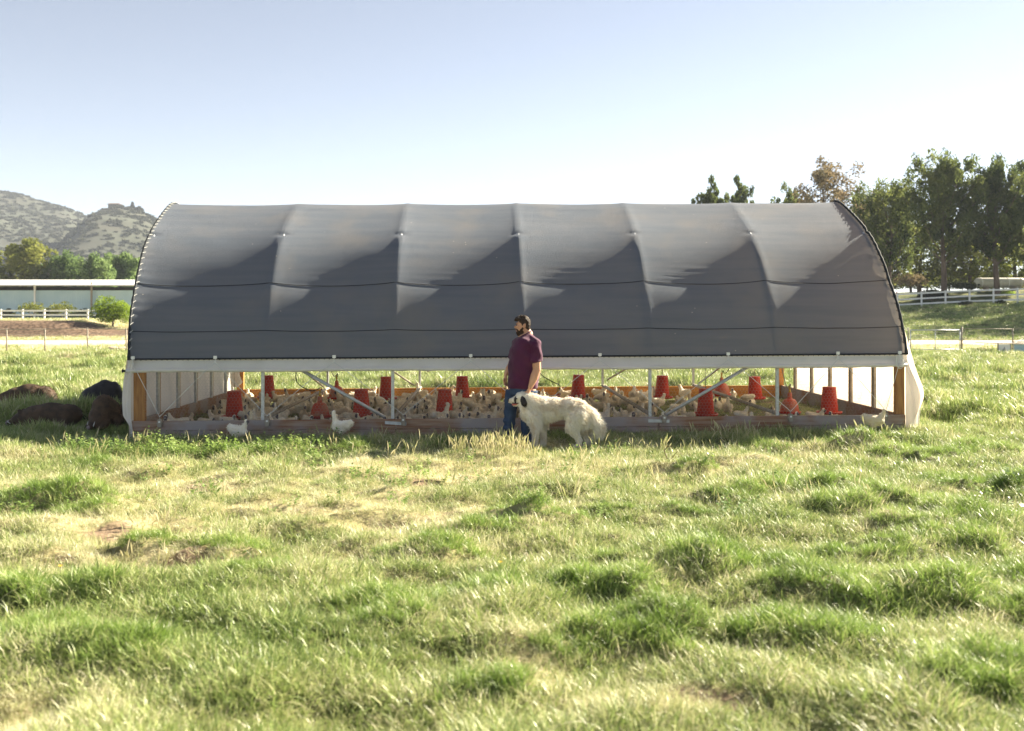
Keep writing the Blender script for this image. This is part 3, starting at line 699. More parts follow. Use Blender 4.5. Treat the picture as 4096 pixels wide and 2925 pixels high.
# scalloped pulls along the end hems
en = np.exp(-(HL-U)/.16)+np.exp(-(U)/.10)
off += .005*en*np.sin(S*2*PI/.17)
off += .012
pts = np.stack([U+lean(U, z), v+nv*off-.03*np.exp(-((S-S_BOT)/.12)**2), z+nz_*off], -1).reshape(-1, 3)
hxv = np.array(HX); hyv = np.array(HY)
W = pts[:, :1]*hxv+pts[:, 1:2]*hyv; W[:, 2] += pts[:, 2]+TILT*pts[:, 0]
gi = np.arange(NU*NV).reshape(NV, NU)
cm = np_mesh('shade_cloth', W, np.stack([gi[:-1, :-1], gi[:-1, 1:], gi[1:, 1:], gi[1:, :-1]], -1).reshape(-1, 4))
cloth = link('shade_cloth', cm, M_cloth, coop, True)
def cloth_pt(u, s, lift=0.0):
    j = np.clip((s-s0)/(s1-s0)*(NV-1), 0, NV-1.001); i = np.clip((u+.03)/(HL+.06)*(NU-1), 0, NU-1.001)
    a = int(j); b = int(i); fj = j-a; fi = i-b; G = W.reshape(NV, NU, 3)
    p = (G[a, b]*(1-fi)+G[a, b+1]*fi)*(1-fj)+(G[a+1, b]*(1-fi)+G[a+1, b+1]*fi)*fj
    _, _, n1, n2 = arch(s); return Vector(p)+Vector(hyv*float(n1))*lift+Vector((0, 0, float(n2)*lift))
for s_, nm in ((S_SEAM1, 'seam'), (S_SEAM2, 'seam'), (S_BOT+.012, 'bottom_hem')):
    b = MB(); b.tube([cloth_pt(u, s_, .006) for u in np.linspace(0, HL, 150)], .0055 if nm == 'seam' else .014, 5); b.build(nm, M_hem, cloth, True)
for e_, u_ in ((0, -.02), (1, HL+.02)):
    b = MB(); sr = np.linspace(s0, s1, 150)
    b.tube([cloth_pt(u_, s_, .015) for s_ in sr], [.022+.004*math.sin(k*1.9) for k in range(150)], 7); b.build('edge_hem', M_hem, cloth, True)
    b = MB()
    for k in range(64):
        s_ = s0+.15+k*.135
        if s_ > s1: break
        uo = u_+(.05 if e_ == 0 else -.05)
        b.tube([cloth_pt(uo+(-.035 if e_ == 0 else .035), s_, .045), cloth_pt(uo, s_+.05, .03)], .0045, 4)
    b.build('lacing_cord', M_string if e_ == 0 else M_hem, cloth)['kind'] = 'stuff'
b = MB()
for k in range(150):
    u = k*HL/150+.04; b.tube([cloth_pt(u, S_BOT+.02, .02), cp(u+.035, -.03, 1.195), cloth_pt(u+.07, S_BOT+.02, .02)], .003, 4)
b.build('hem_lacing', M_hem, cloth)
# white skirt below the cloth, wrapped round the roll tube
n = 240; us = np.linspace(-.05, HL+.03, n); rows = 9; V_ = []
for j in range(rows):
    f = j/(rows-1); zz = 1.25*(1-f)+1.045*f
    for u in us:
        d = .03-.085*f+.012*math.sin(u*7+3*f)*math.sin(u*1.3)*f+.010*math.sin(u*23+f*2)*(f*(1-f)*4)*.6
        V_.append(cp(u, d, zz+.010*math.sin(u*3.1)*(1-f)))
gi = np.arange(n*rows).reshape(rows, n)
link('tarp_skirt', np_mesh('tarp_skirt', np.array([v_[:] for v_ in V_]), np.stack([gi[:-1, :-1], gi[:-1, 1:], gi[1:, 1:], gi[1:, :-1]], -1).reshape(-1, 4)), M_tarp, coop, True)
b = MB(); b.tube([cp(u, -.055, 1.040+.004*math.sin(u*2.2)) for u in np.linspace(-.06, HL+.02, 90)], [.030+.004*math.sin(k*1.7)+.003*math.sin(k*4.1) for k in range(90)], 10)
rt = b.build('roll_tube', M_tarp, coop, True)
b = MB(); b.tube([cp(-.11, -.055, 1.04), cp(-.05, -.055, 1.04)], .018, 8); b.tube([cp(-.12, -.055, 1.04), cp(-.105, -.055, 1.04)], .028, 8); b.build('tube_end_cap', M_hem, rt)
# back skirt and tube (rolled likewise)
b = MB(); b.tube([cp(0, HW+.05, 1.04), cp(HL, HW+.05, 1.04)], .032, 8); b.build('roll_tube', M_tarp, coop, True)
b = MB(); b.beam(cp(0, HW+.02, 1.145), cp(HL, HW+.02, 1.145), .012, .17); b.build('tarp_skirt', M_tarp, coop)
# top rails (steel) front and back
b = MB(); b.beam(cp(.02, .03, 1.14), cp(HL-.02, .03, 1.14), .04, .09); b.build('eave_rail', M_galv, coop)
b = MB(); b.beam(cp(.02, HW-.03, 1.14), cp(HL-.02, HW-.03, 1.14), .04, .09); b.build('eave_rail', M_galv, coop)
b = MB(); b.tube([cp(-.2, HW/2, 3.87), cp(HL-.05, HW/2, 3.87)], .022, 6); b.build('ridge_pipe', M_galv, coop)
for v_ in (1.80, HW-1.80):
    b = MB(); b.tube([cp(.05, v_, 3.13), cp(HL-.05, v_, 3.13)], .018, 6); b.build('purlin', M_galv, coop)
# sills
def plank(u0, u1, v0, z0, z1, th, m, horiz=True, seed=0):
    b = MB(); n = 14; r_ = random.Random(seed)
    off_ = [r_.uniform(-.003, .003) for _ in range(n+1)]
    vs = []
    for i in range(n+1):
        t = i/n
        for (a, c) in ((0, z0), (0, z1), (th, z1), (th, z0)):
            if horiz: vs.append(cp(u0+(u1-u0)*t, v0+a+off_[i]*.6, c+(off_[i] if c == z1 else 0)))
            else: vs.append(cp(v0+a, u0+(u1-u0)*t, c))
    fs = []
    for i in range(n):
        for k in range(4): fs.append((4*i+k, 4*i+(k+1) % 4, 4*i+4+(k+1) % 4, 4*i+4+k))
    fs += [(3, 2, 1, 0), (4*n, 4*n+1, 4*n+2, 4*n+3)]
    b.add(vs, fs); return b.build('sill_plank', m, coop)
JN = [0.0, 4.07, 8.16, HL]
for i in range(3):
    g = .004
    plank(JN[i]+g, JN[i+1]-g, -.045, .115, .262, .05, M_sill, seed=i)
    plank(JN[i]+g, JN[i+1]-g, -.052, -.10, .108, .05, M_sill, seed=i+7)
    plank(JN[i]+g, JN[i+1]-g, HW, -.05, .262, .05, M_sillO, seed=i+11)
plank(.012, HW-.01, 0.0, -.05, .262, .045, M_sill, False); plank(.012, HW-.01, HL-.045, -.05, .262, .045, M_sill, False)
# corner posts
for (u_, w_, v_) in ((.10, .17, .02), (HL-.09, .14, .02), (.10, .14, HW-.06), (HL-.09, .12, HW-.06)):
    b = MB(); b.beam(cp(u_+.02, v_, .266), cp(u_+.02, v_, 1.09), .09, w_); o = b.mesh('corner_post')
    b2 = MB(); c = cp(u_+.02, v_+.02, .68); b2.box(c, (w_, .09, .83), Matrix.Rotation(YAW, 3, 'Z')); b2.build('corner_post', M_post if v_ < 1 else M_sillO, coop)
# steel uprights, front and back
for i in range(1, NB):
    for v_ in (.035, HW-.035):
        b = MB(); c = cp(i*BAY, v_, .68); b.box(c, (.046, .046, .835), Matrix.Rotation(YAW, 3, 'Z')); b.build('upright', M_galv, coop)
    # cross tie just above the sill from front to back
    b = MB(); b.tube([cp(i*BAY+.02, .06, .285), cp(i*BAY+.02, HW-.05, .285)], .032, 8); b.build('cross_tie', M_galvold, coop, True)
# braces front and back
def brace(a, c, r_, m):
    b = MB(); b.tube([a, c], r_, 8); b.build('diagonal_brace', m, coop, True)
brace(cp(BAY*1.29, .075, 1.03), cp(BAY*1.94, .075, .28), .026, M_galv)
brace(cp(BAY*4.78, .075, 1.03), cp(BAY*4.13, .075, .28), .026, M_galv)
brace(cp(BAY*.5, HW-.1, 1.05), cp(BAY*.97, HW-.1, .30), .020, M_galvold)
brace(cp(BAY*2.02, HW-.1, 1.05), cp(BAY*1.1+2.0, HW-.1, .62), .020, M_galvold)
brace(cp(BAY*1.55, HW-.1, .86), cp(BAY*1.95, HW-.1, .32), .020, M_galvold)
brace(cp(BAY*4.5, HW-.1, .95), cp(BAY*4.05, HW-.1, .42), .020, M_galvold)
brace(cp(BAY*5.55, HW-.1, 1.05), cp(BAY*5.05, HW-.1, .32), .020, M_galvold)
# end walls: loose white sheets on studs
def endwall(u_, bulge, nm, m):
    nh, nz2 = 60, 44; vs = []
    for j in range(nz2):
        for i in range(nh):
            v_ = HW*i/(nh-1); k = np.interp(v_, AV, AZ) if .0 < v_ < HW else 1.0
            k = max(k-.04, 1.0); zb = -.10 if bulge > 0 else -.06
            zz = zb+(k-zb)*j/(nz2-1)
            bz = math.exp(-((zz-.55)/.42)**2)*(1-.35*math.sin(PI*v_/HW))+.22*math.exp(-((zz-1.25)/.4)**2)
            d = bulge*bz+.02*math.sin(v_*5+zz*2)*(.3+bz)+.018*math.sin(v_*17-zz*3)*math.exp(-((zz-.4)/.5)**2)
            if bulge < 0: d = bulge*(math.exp(-((zz-.75)/.45)**2))*(1-.5*v_/HW)+.012*math.sin(v_*6+zz*3); d *= (1 if zz > .2 else .6)
            vs.append(cp(u_+d+(float(lean(0, zz))+.03*(zz > 1.3) if bulge < 0 else 0), v_, zz)[:])
    gi = np.arange(nh*nz2).reshape(nz2, nh)
    o = link(nm, np_mesh(nm, np.array(vs), np.stack([gi[:-1, :-1], gi[:-1, 1:], gi[1:, 1:], gi[1:, :-1]], -1).reshape(-1, 4)), m, coop, True)
endwall(-.03, -.10, 'end_wall_sheet', M_tarpin); endwall(HL+.035, .26, 'end_wall_sheet', M_tarpin)
# front return of the right sheet round the corner, and the gathered tail of the left one
def flap(us_, vs_, zs_, m, name='sheet_flap'):
    gi = np.arange(len(us_)*len(zs_)).reshape(len(zs_), len(us_)); P = []
    for j, zz in enumerate(zs_):
        for i in range(len(us_)): u_, v_ = us_[i](zz), vs_[i](zz); P.append(cp(u_, v_, zz)[:])
    link(name, np_mesh(name, np.array(P), np.stack([gi[:-1, :-1], gi[:-1, 1:], gi[1:, 1:], gi[1:, :-1]], -1).reshape(-1, 4)), m, coop, True)
zs_ = np.linspace(-.06, 1.22, 30)
def bz_(zz): return float(np.interp(zz, [-.06, .1, .3, .55, .8, 1.0, 1.22], [.20, .25, .275, .27, .20, .11, .03]))
flap([(lambda zz, t=t: HL+.012+bz_(zz)*t+.012*math.sin(zz*9+t*9)*t) for t in np.linspace(0, 1, 14)], [(lambda zz, t=t: -.03+.10*t*t+.015*math.sin(t*11+zz*2)) for t in np.linspace(0, 1, 14)], zs_, M_tarp)
def bl_(zz): return float(np.interp(zz, [-.1, .0, .15, .35, .6, .9, 1.22], [.14, .10, .04, .12, .13, .12, .04]))
def cl_(zz): return float(np.interp(zz, [-.1, .0, .15, .35, .6, .9, 1.22], [.05, .04, .01, -.02, -.02, -.01, .03]))
zs2 = np.linspace(-.10, 1.22, 30)
flap([(lambda zz, t=t: cl_(zz)+.03-bl_(zz)*t*1.1) for t in np.linspace(0, 1, 10)], [(lambda zz, t=t: -.065+.02*math.sin(t*9+zz*3)+.06*t*t) for t in np.linspace(0, 1, 10)], zs2, M_tarp)
# gathered white bundle at the inner back left corner
b = MB(); b.tube([cp(.12, HW-.35, 1.1), cp(.12, HW-.38, .8), cp(.10, HW-.42, .60), cp(.14, HW-.5, .46), cp(.10, HW-.5, .36)], [.06, .06, .09, .13, .06], 10); b.build('gathered_sheet', M_tarp, coop, True)
for k in range(1, 6):
    v_ = k*HW/6+.05
    for (u_, zt) in ((.045, 0), (HL-.045, 0)):
        zt = float(np.interp(v_, AV, AZ))-.1
        b = MB(); b.box(cp(u_, v_, (zt+.262)/2), (.04, .09, zt-.262), Matrix.Rotation(YAW, 3, 'Z')); b.build('end_stud', M_galvold if u_ > 1 else M_galv, coop)
        b = MB(); b.box(cp(u_+(.0), v_+.062, (zt+.262)/2), (.035, .035, zt-.262), Matrix.Rotation(YAW, 3, 'Z')); b.build('end_batten', M_post, coop)
# chicken wire, hexagons of bent wire
def hexnet(v_, name, u0=.15, u1=HL-.15, z0=.25, z1=1.06, s=.030):
    w = s*math.sqrt(3); V = []; F = []
    nu = int((u1-u0)/w); nr_ = int((z1-z0)/(1.5*s)); r_ = .0009
    def seg(a, c):
        n0 = len(V); d = (c[0]-a[0], c[1]-a[1]); l = math.hypot(*d); px_, pz = -d[1]/l*r_, d[0]/l*r_
        for q in (a, c):
            V.append((q[0]+px_, 0, q[1]+pz)); V.append((q[0]-px_, 0, q[1]-pz)); V.append((q[0], r_*1.5, q[1]))
        for k in range(3): F.append((n0+k, n0+(k+1) % 3, n0+3+(k+1) % 3, n0+3+k))
    for j in range(nr_):
        for i in range(nu):
            cx = u0+(i+.5*(j % 2))*w; cz = z0+j*1.5*s+s*.75
            p = [(cx+s*math.cos(PI/6+PI/3*k), cz+s*math.sin(PI/6+PI/3*k)) for k in range(6)]
            seg(p[5], p[0]); seg(p[0], p[1]); seg(p[1], p[2])
    V = np.array(V); wob = .006*np.sin(V[:, 0]*3.1)*np.sin(V[:, 2]*6)
    P = V[:, :1]*hxv+(V[:, 1:2]+v_+wob[:, None])*hyv; P[:, 2] += V[:, 2]+TILT*V[:, 0]
    o = link(name, np_mesh(name, P, np.array(F)), M_wire, coop); o['kind'] = 'stuff'
hexnet(.0, 'chicken_wire_netting'); hexnet(HW-.01, 'chicken_wire_netting', s=.034)
# tie plates, tensioners, clips and cords
for i in (1, 2):
    b = MB(); c = cp(JN[i], -.0, .215-.002*i); c = cp(JN[i]+.0, -.054, .20); rot = Matrix.Rotation(YAW, 3, 'Z') @ Matrix.Rotation(R(4 if i == 1 else 1), 3, 'Y')
    b.box(c, (.33, .004, .048), rot)
    for k in range(6): b.tube([c+rot @ Vector((-.13+k*.052, -.003, .008*(-1)**k)), c+rot @ Vector((-.13+k*.052, -.007, .008*(-1)**k))], .005, 6)
    b.build('tie_plate', M_galv, coop)
TEN = [.46, 2.10, 4.19, 6.17, 8.24, 10.22, 11.72]; CLIP = [.05, 1.30, 3.12, 5.23, 7.24, 9.25, 10.98, 11.95]
for u_ in TEN:
    b = MB(); c = cp(u_, -.075, .235); b.box(c, (.062, .045, .12), Matrix.Rotation(YAW, 3, 'Z')); b.tube([c+Vector((0, -.005, .06)), c+Vector((0, -.005, .10))], .008, 6)
    b.tube([c+Vector((-.045, -.0, -.005)), c+Vector((.045, -.0, -.005))], .016, 8)
    o = b.build('ratchet_tensioner', M_galvold, coop)
    b = MB(); b.box(c+Vector((0, -.026, .02)), (.026, .008, .026)); b.build('tensioner_label', M_whiteplastic, o)
for u_ in CLIP:
    b = MB(); p = cloth_pt(u_, S_BOT+.03, .05); b.box(p, (.052, .022, .046)); b.tube([p+Vector((0, 0, -.02)), p+Vector((0, -.01, -.075))], .006, 5)
    for sx in (-1, 1): b.tube([p+Vector((0, -.01, -.06)), p+Vector((sx*.02, -.01, -.10))], .004, 4)
    b.build('cord_clip', M_whiteplastic, coop)
def cord(ua, ub):
    b = MB(); a = cloth_pt(ua, S_BOT+.03, .05)+Vector((0, -.012, -.09)); mid = cp(ua+(ub-ua)*.17, -.105, 1.03); c = cp(ub, -.085, .335)
    b.tube([a, mid, c], .0045, 5); b.build('tension_cord', M_string, coop)
for k, u_ in enumerate(TEN):
    cord(CLIP[k], u_); cord(CLIP[k+1], u_)
# coil of spare cord at the right eave corner
b = MB()
for q in range(3): b.tube([cp(HL-.12, -.10, 1.12)+Vector((.055*math.cos(t), -.01*q, .09*math.sin(t)-.02*q)) for t in np.linspace(0, 2*PI, 18)], .004, 4)
b.build('cord_coil', M_string, coop)
# supply hoses
def hose(pts, nm='water_hose', rr=.008):
    P = [Vector(p) for p in pts]; out = []
    for i in range(len(P)-1):
        p0 = P[max(i-1, 0)]; p1 = P[i]; p2 = P[i+1]; p3 = P[min(i+2, len(P)-1)]
        for k in range(8):
            t = k/8; out.append(.5*((2*p1)+(p2-p0)*t+(2*p0-5*p1+4*p2-p3)*t*t+(3*p1-p0-3*p2+p3)*t**3))
    out.append(P[-1]); b = MB(); b.tube(out, rr, 6); return b

# ================================================================== feeders and drinkers
def pix_u(px, v):                                              # coop coordinate u seen at picture column px at depth v
    a = (px-2048)/3982
    # x = HO.x + HX.x*u + HY.x*v ; y = HO.y + HX.y*u + HY.y*v ; x = a*y
    return (a*(HO.y+HY.y*v)-HO.x-HY.x*v)/(HX.x-a*HX.y)
def make_feeder():
    t = empty('hanging_feeder')
    b = MB(); prof = [(.150, .035), (.152, .05)]
    for k in range(1, 12): r0 = .150-.036*k/11; prof += [(r0, .05+.39*k/11-.008), (r0+.0035, .05+.39*k/11)]
    prof += [(.116, .455), (.116, .47), (.108, .475), (.02, .474)]
    b.lathe([(.02, .035)]+prof, n=32); b.build('hopper', M_red, t, True)
    b = MB(); b.lathe([(.02, .0), (.19, .0), (.215, .012), (.222, .045), (.210, .047), (.200, .018), (.02, .015)], n=36)
    for k in range(10): a = 2*PI*k/10; b.box((.175*math.cos(a), .175*math.sin(a), .03), (.05, .006, .03), Matrix.Rotation(a, 3, 'Z'))
    b.build('pan', M_red, t, True)
    b = MB(); b.tube([(0, 0, .47), (0, 0, .62)], .006, 6); b.tube([(0, 0, .62), (0, 0, 2.4)], .0035, 5)
    for k in range(3): b.tube([(0, 0, .47+.05*k), (.008, 0, .49+.05*k), (0, 0, .52+.05*k)], .004, 4)
    b.build('hanging_wire', M_galvold, t)
    return t
def make_bell():
    t = empty('bell_drinker')
    b = MB(); prof = [(.02, .03)]
    for k in range(15): a = k/14*PI/2; prof.append((.045+.115*math.cos(a)**.9, .03+.235*math.sin(a)))
    prof += [(.040, .30), (.037, .36), (.026, .375), (.02, .378)]
    b.lathe(prof, n=32); b.build('bell', M_redold, t, True)
    b = MB(); b.lathe([(.02, 0), (.17, 0), (.19, .012), (.195, .045), (.184, .047), (.176, .02), (.02, .016)], n=36); b.build('trough', M_red, t, True)
    b = MB(); b.lathe([(.006, .37), (.022, .37), (.022, .40), (.012, .41), (.018, .43), (.010, .45), (.016, .465), (.006, .49), (.003, .50)], n=12); b.tube([(0, 0, .42), (.03, 0, .47)], .007, 6); b.build('valve', M_yellow, t, True)
    b = MB(); b.tube([(0, 0, .49), (0, 0, 2.4)], .003, 5); b.build('hanging_wire', M_galvold, t)
    return t
def dup(root, loc, rz=0, scale=None):
    r = root.copy(); COL.objects.link(r); r.location = loc; r.rotation_euler = (0, 0, rz)
    if scale: r.scale = (scale,)*3
    for ch in list(root.children):
        c = ch.copy(); COL.objects.link(c); c.parent = r
        for g in ch.children: d = g.copy(); COL.objects.link(d); d.parent = c
    return r
FE = [(938, 1680, 1, 'red hanging feeder in the front row nearest the left corner post'), (1447, 1672, 1, 'red hanging feeder behind the left diagonal brace'), (1777, 1673, 1, 'red hanging feeder in the front row just left of the man'),
      (2822, 1669, 1, 'red hanging feeder behind the right diagonal brace'), (3317, 1662, 1, 'red hanging feeder near the right corner post against the bright sheet'),
      (1071, 1600, 0, 'red hanging feeder of the back row behind the first steel upright'), (1546, 1605, 0, 'red hanging feeder of the back row left of the second steel upright'), (1850, 1603, 0, 'red hanging feeder of the back row left behind the man'),
      (2312, 1597, 0, 'red hanging feeder of the back row above the dog\'s rump'), (2649, 1600, 0, 'red hanging feeder of the back row right of the fourth steel upright'), (3020, 1603, 0, 'red hanging feeder of the back row before the right rear post')]
feeder = make_feeder(); FPOS = []
for i, (px, py, fr, lb) in enumerate(FE):
    v_ = 1.75 if fr else 5.2
    u_ = pix_u(px, v_); p = hp(u_, v_, 0); z = CZ-(py-6-1255)/3982*p.y
    o = feeder if i == 0 else dup(feeder, (0, 0, 0)); o.location = (p.x, p.y, z); o.rotation_euler = (R(rng.uniform(-1.5, 1.5)), R(rng.uniform(-1.5, 1.5)), rng.uniform(0, 6))
    tag(o, lb, 'feeder', 'red hanging feeders in the coop'); FPOS.append((p.x, p.y, lb))
BE = [(1280, 1678, 1, 'dusty red bell drinker of the front row behind the left brace'), (1347, 1603, 0, 'dusty red bell drinker of the back row left of the brace'), (2234, 1668, 1, 'dusty red bell drinker hidden mostly behind the dog'),
      (2888, 1590, 0, 'dusty red bell drinker of the back row above the right diagonal brace'), (3158, 1662, 1, 'dusty red bell drinker just right of the fifth steel upright')]
bell = make_bell(); BPOS = []
for i, (px, py, fr, lb) in enumerate(BE):
    v_ = 1.75 if fr else 5.0; u_ = pix_u(px, v_); p = hp(u_, v_, 0); z = CZ-(py-6-1255)/3982*p.y
    o = bell if i == 0 else dup(bell, (0, 0, 0)); o.location = (p.x, p.y, z); o.rotation_euler = (R(rng.uniform(-2, 2)), R(rng.uniform(-2, 2)), rng.uniform(0, 6))
    tag(o, lb, 'drinker', 'red bell drinkers in the coop'); BPOS.append((p.x, p.y, z+.49))
    FPOS.append((p.x, p.y, lb))
for i, (x_, y_, z_) in enumerate(BPOS):
    dx = [-.42, -.15, -.33, .2, -.12][i]
    b = hose([(x_+dx, y_+.1, 1.6), (x_+dx, y_+.05, 1.02), (x_+dx+.03*np.sign(-dx), y_, z_+.12+.1*(i == 2)), (x_+dx*.35, y_, z_+(.10 if i == 2 else -.02)), (x_+.02, y_, z_+.03), (x_+.01, y_, z_-.04)])
    tag(b.build('water_hose', M_black if i != 4 else M_galvold, None, True), ['black hose looping down to the front bell drinker left of the brace', 'thin black hose feeding the back row bell drinker left of the brace', 'black hose hanging down to the drinker behind the dog', 'thin hose to the drinker above the right brace', 'grey hose to the drinker right of the fifth upright'][i], 'hose', 'drinker hoses')

# ================================================================== hens
def hen_mesh(kind, seed):
    """body with neck and head in one surface; faces +x; slots: feathers, face, beak"""
    r_ = np.random.default_rng(seed); B = Blob()
    bz = {'sit': .085, 'stand': .155, 'peck': .15, 'alert': .165, 'tuck': .09}[kind]
    B.ell((0, 0, bz), (.125, .088, .082)); B.ell((-.06, 0, bz+.01), (.10, .082, .080)); B.ell((.05, 0, bz-.005), (.085, .082, .078))
    B.ell((-.145, 0, bz+.045), (.055, .045, .055)); B.ell((-.10, 0, bz+.035), (.07, .06, .06))
    for s in (-1, 1): B.ell((-.02, s*.06, bz+.01), (.09, .035, .055)); B.ell((-.03, s*.045, bz-.055), (.05, .04, .05))
    if kind in ('stand', 'sit'): hd = (.135, .0, bz+.135); nk = [(.07, 0, bz+.03), (.105, 0, bz+.09), hd]; ax = (1, 0)
    elif kind == 'alert': hd = (.115, .0, bz+.185); nk = [(.07, 0, bz+.03), (.09, 0, bz+.11), hd]; ax = (1, .05)
    elif kind == 'peck': hd = (.205, .0, bz-.075); nk = [(.08, 0, bz+.02), (.15, 0, bz-.0), hd]; ax = (.6, -.8)
    else: hd = (.10, .03, bz+.075); nk = [(.07, 0, bz+.03), (.085, .02, bz+.05), hd]; ax = (1, -.2)
    B.cap(nk, [.055, .036, .030], 5); B.ell(hd, (.036, .031, .034)); B.ell((hd[0]-.012, hd[1], hd[2]+.018), (.030, .028, .026))
    bk = (hd[0]+ax[0]*.046, hd[1], hd[2]+ax[1]*.046-.004)
    B.cap([(hd[0]+ax[0]*.02, hd[1], hd[2]+ax[1]*.02), bk], [.018, .007], 4)
    if kind in ('stand', 'alert', 'peck'):
        for s in (-1, 1): B.cap([(-.01, s*.035, bz-.06), (.0, s*.035, .03), (.005, s*.035, .012)], [.02, .010, .010], 5); B.cap([(-.01, s*.035, .010), (.04, s*.04, .008)], [.009, .007], 3)
    me = B.mesh('body', .011, 2, lambda c: .010*noise3(c, 38, seed)+.012*noise3(c, 16, seed+3))
    c = poly_centers(me); hd = np.array(hd); q = c-hd; axv = np.array([ax[0], 0, ax[1]], float); axv /= np.linalg.norm(axv)
    al = q @ axv; di = np.linalg.norm(q, axis=1)
    mi = np.zeros(len(c), int); mi[(di < .045) & (al > .008)] = 1; mi[(al > .040) & (di < .07)] = 2
    if kind in ('stand', 'alert', 'peck'): mi[(c[:, 2] < .055)] = np.where(c[c[:, 2] < .055][:, 1] < 0, 3, 4)
    return me, mi
def split_mesh(me, mi, which, name):
    """keep only polygons with material index in which"""
    bm = bmesh.new(); bm.from_mesh(me); bm.faces.ensure_lookup_table()
    bmesh.ops.delete(bm, geom=[f for f in bm.faces if mi[f.index] not in which], context='FACES')
    m2 = bpy.data.meshes.new(name); bm.to_mesh(m2); bm.free(); m2.polygons.foreach_set('material_index', [0]*len(m2.polygons)); m2.materials.clear(); return m2
HP = {}
for kind in ('sit', 'stand', 'peck', 'alert', 'tuck'):
    for sd in range(2):
        me, mi = hen_mesh(kind, sd+10)
        fm, _ = fur(me, 700, lambda c, n: np.where(c[:, 0] > .09, .012, .026), lambda c, n: n*.7+np.array([-.6, 0, -.2]), .009, 'fluff', .25, seg=1, rg=np.random.default_rng(sd))
        # fluff only on the feathered part
        body = split_mesh(me, mi, (0,), 'body'); face = split_mesh(me, mi, (1,), 'face'); bk = split_mesh(me, mi, (2,), 'beak'); lg = [split_mesh(me, mi, (k,), 'leg') for k in (3, 4)] if kind in ('stand', 'alert', 'peck') else []
        HP[(kind, sd)] = (body, face, bk, fm, lg)
def make_hen(kind, sd, m, full=False):
    body, face, bk, fm, lg = HP[(kind, sd)]
    t = empty('hen')
    if full:
        body, face, bk, fm = (x.copy() for x in (body, face, bk, fm)); lg = [x.copy() for x in lg]
    for nm, me, mm in (('body', body, m), ('face', face, M_face), ('feather_fluff', fm, m)) + ((('beak', bk, M_beak),) + tuple(('leg', l_, M_beak) for l_ in lg)):
        if not me.materials: me.materials.append(mm)
        o = bpy.data.objects.new(nm, me); COL.objects.link(o); o.parent = t
        if nm == 'body': me.polygons.foreach_set('use_smooth', [True]*len(me.polygons))
    return t
def ground_in(u_, v_): p = hp(u_, v_, 0); return hgt(p.x, p.y)
protos = {}
for k in HP: protos[k] = None
def place_hen(x_, y_, z_, rz, kind, sd, scale, label, group, m=None):
    if protos[(kind, sd)] is None:
        protos[(kind, sd)] = make_hen(kind, sd, M_hen); o = protos[(kind, sd)]; o.location = (x_, y_, z_); o.rotation_euler = (0, 0, rz); o.scale = (scale,)*3
    else: o = dup(protos[(kind, sd)], (x_, y_, z_), rz, scale)
    tag(o, label, 'hen', group); return o
hr = np.random.default_rng(21)
spots = []; tries = 0
def dens(u_, v_):
    # radius of personal space: crowded on the left and centre, sparse on the right
    if u_ < .35: return 9
    if u_ > 11.2: return 9
    r0 = .27 if u_ < 6.6 else (.36 if u_ < 8.6 else .50)
    if u_ < 2.2 and v_ > 5.4: r0 = .34
    if u_ < 1.6 and v_ < 2.0: r0 = .34
    if u_ > 9.9: r0 = .75
    if u_ > 6.6 and 2.0 < v_ < 3.2: r0 = .8
    return r0
while tries < 26000 and len(spots) < 292:
    tries += 1; u_ = hr.uniform(.35, 11.2); v_ = hr.uniform(.14, HW-.22)
    r0 = dens(u_, v_)
    if r0 > 5: continue
    p = hp(u_, v_, 0)
    if any((p.x-fx)**2+(p.y-fy)**2 < .24**2 for fx, fy, _ in FPOS): continue
    if any((u_-a)**2+(v_-b)**2 < (min(r0, c))**2 for a, b, c in spots): continue
    spots.append((u_, v_, r0))
POST = {'sit': 'sitting', 'stand': 'standing', 'peck': 'pecking', 'alert': 'upright', 'tuck': 'resting'}
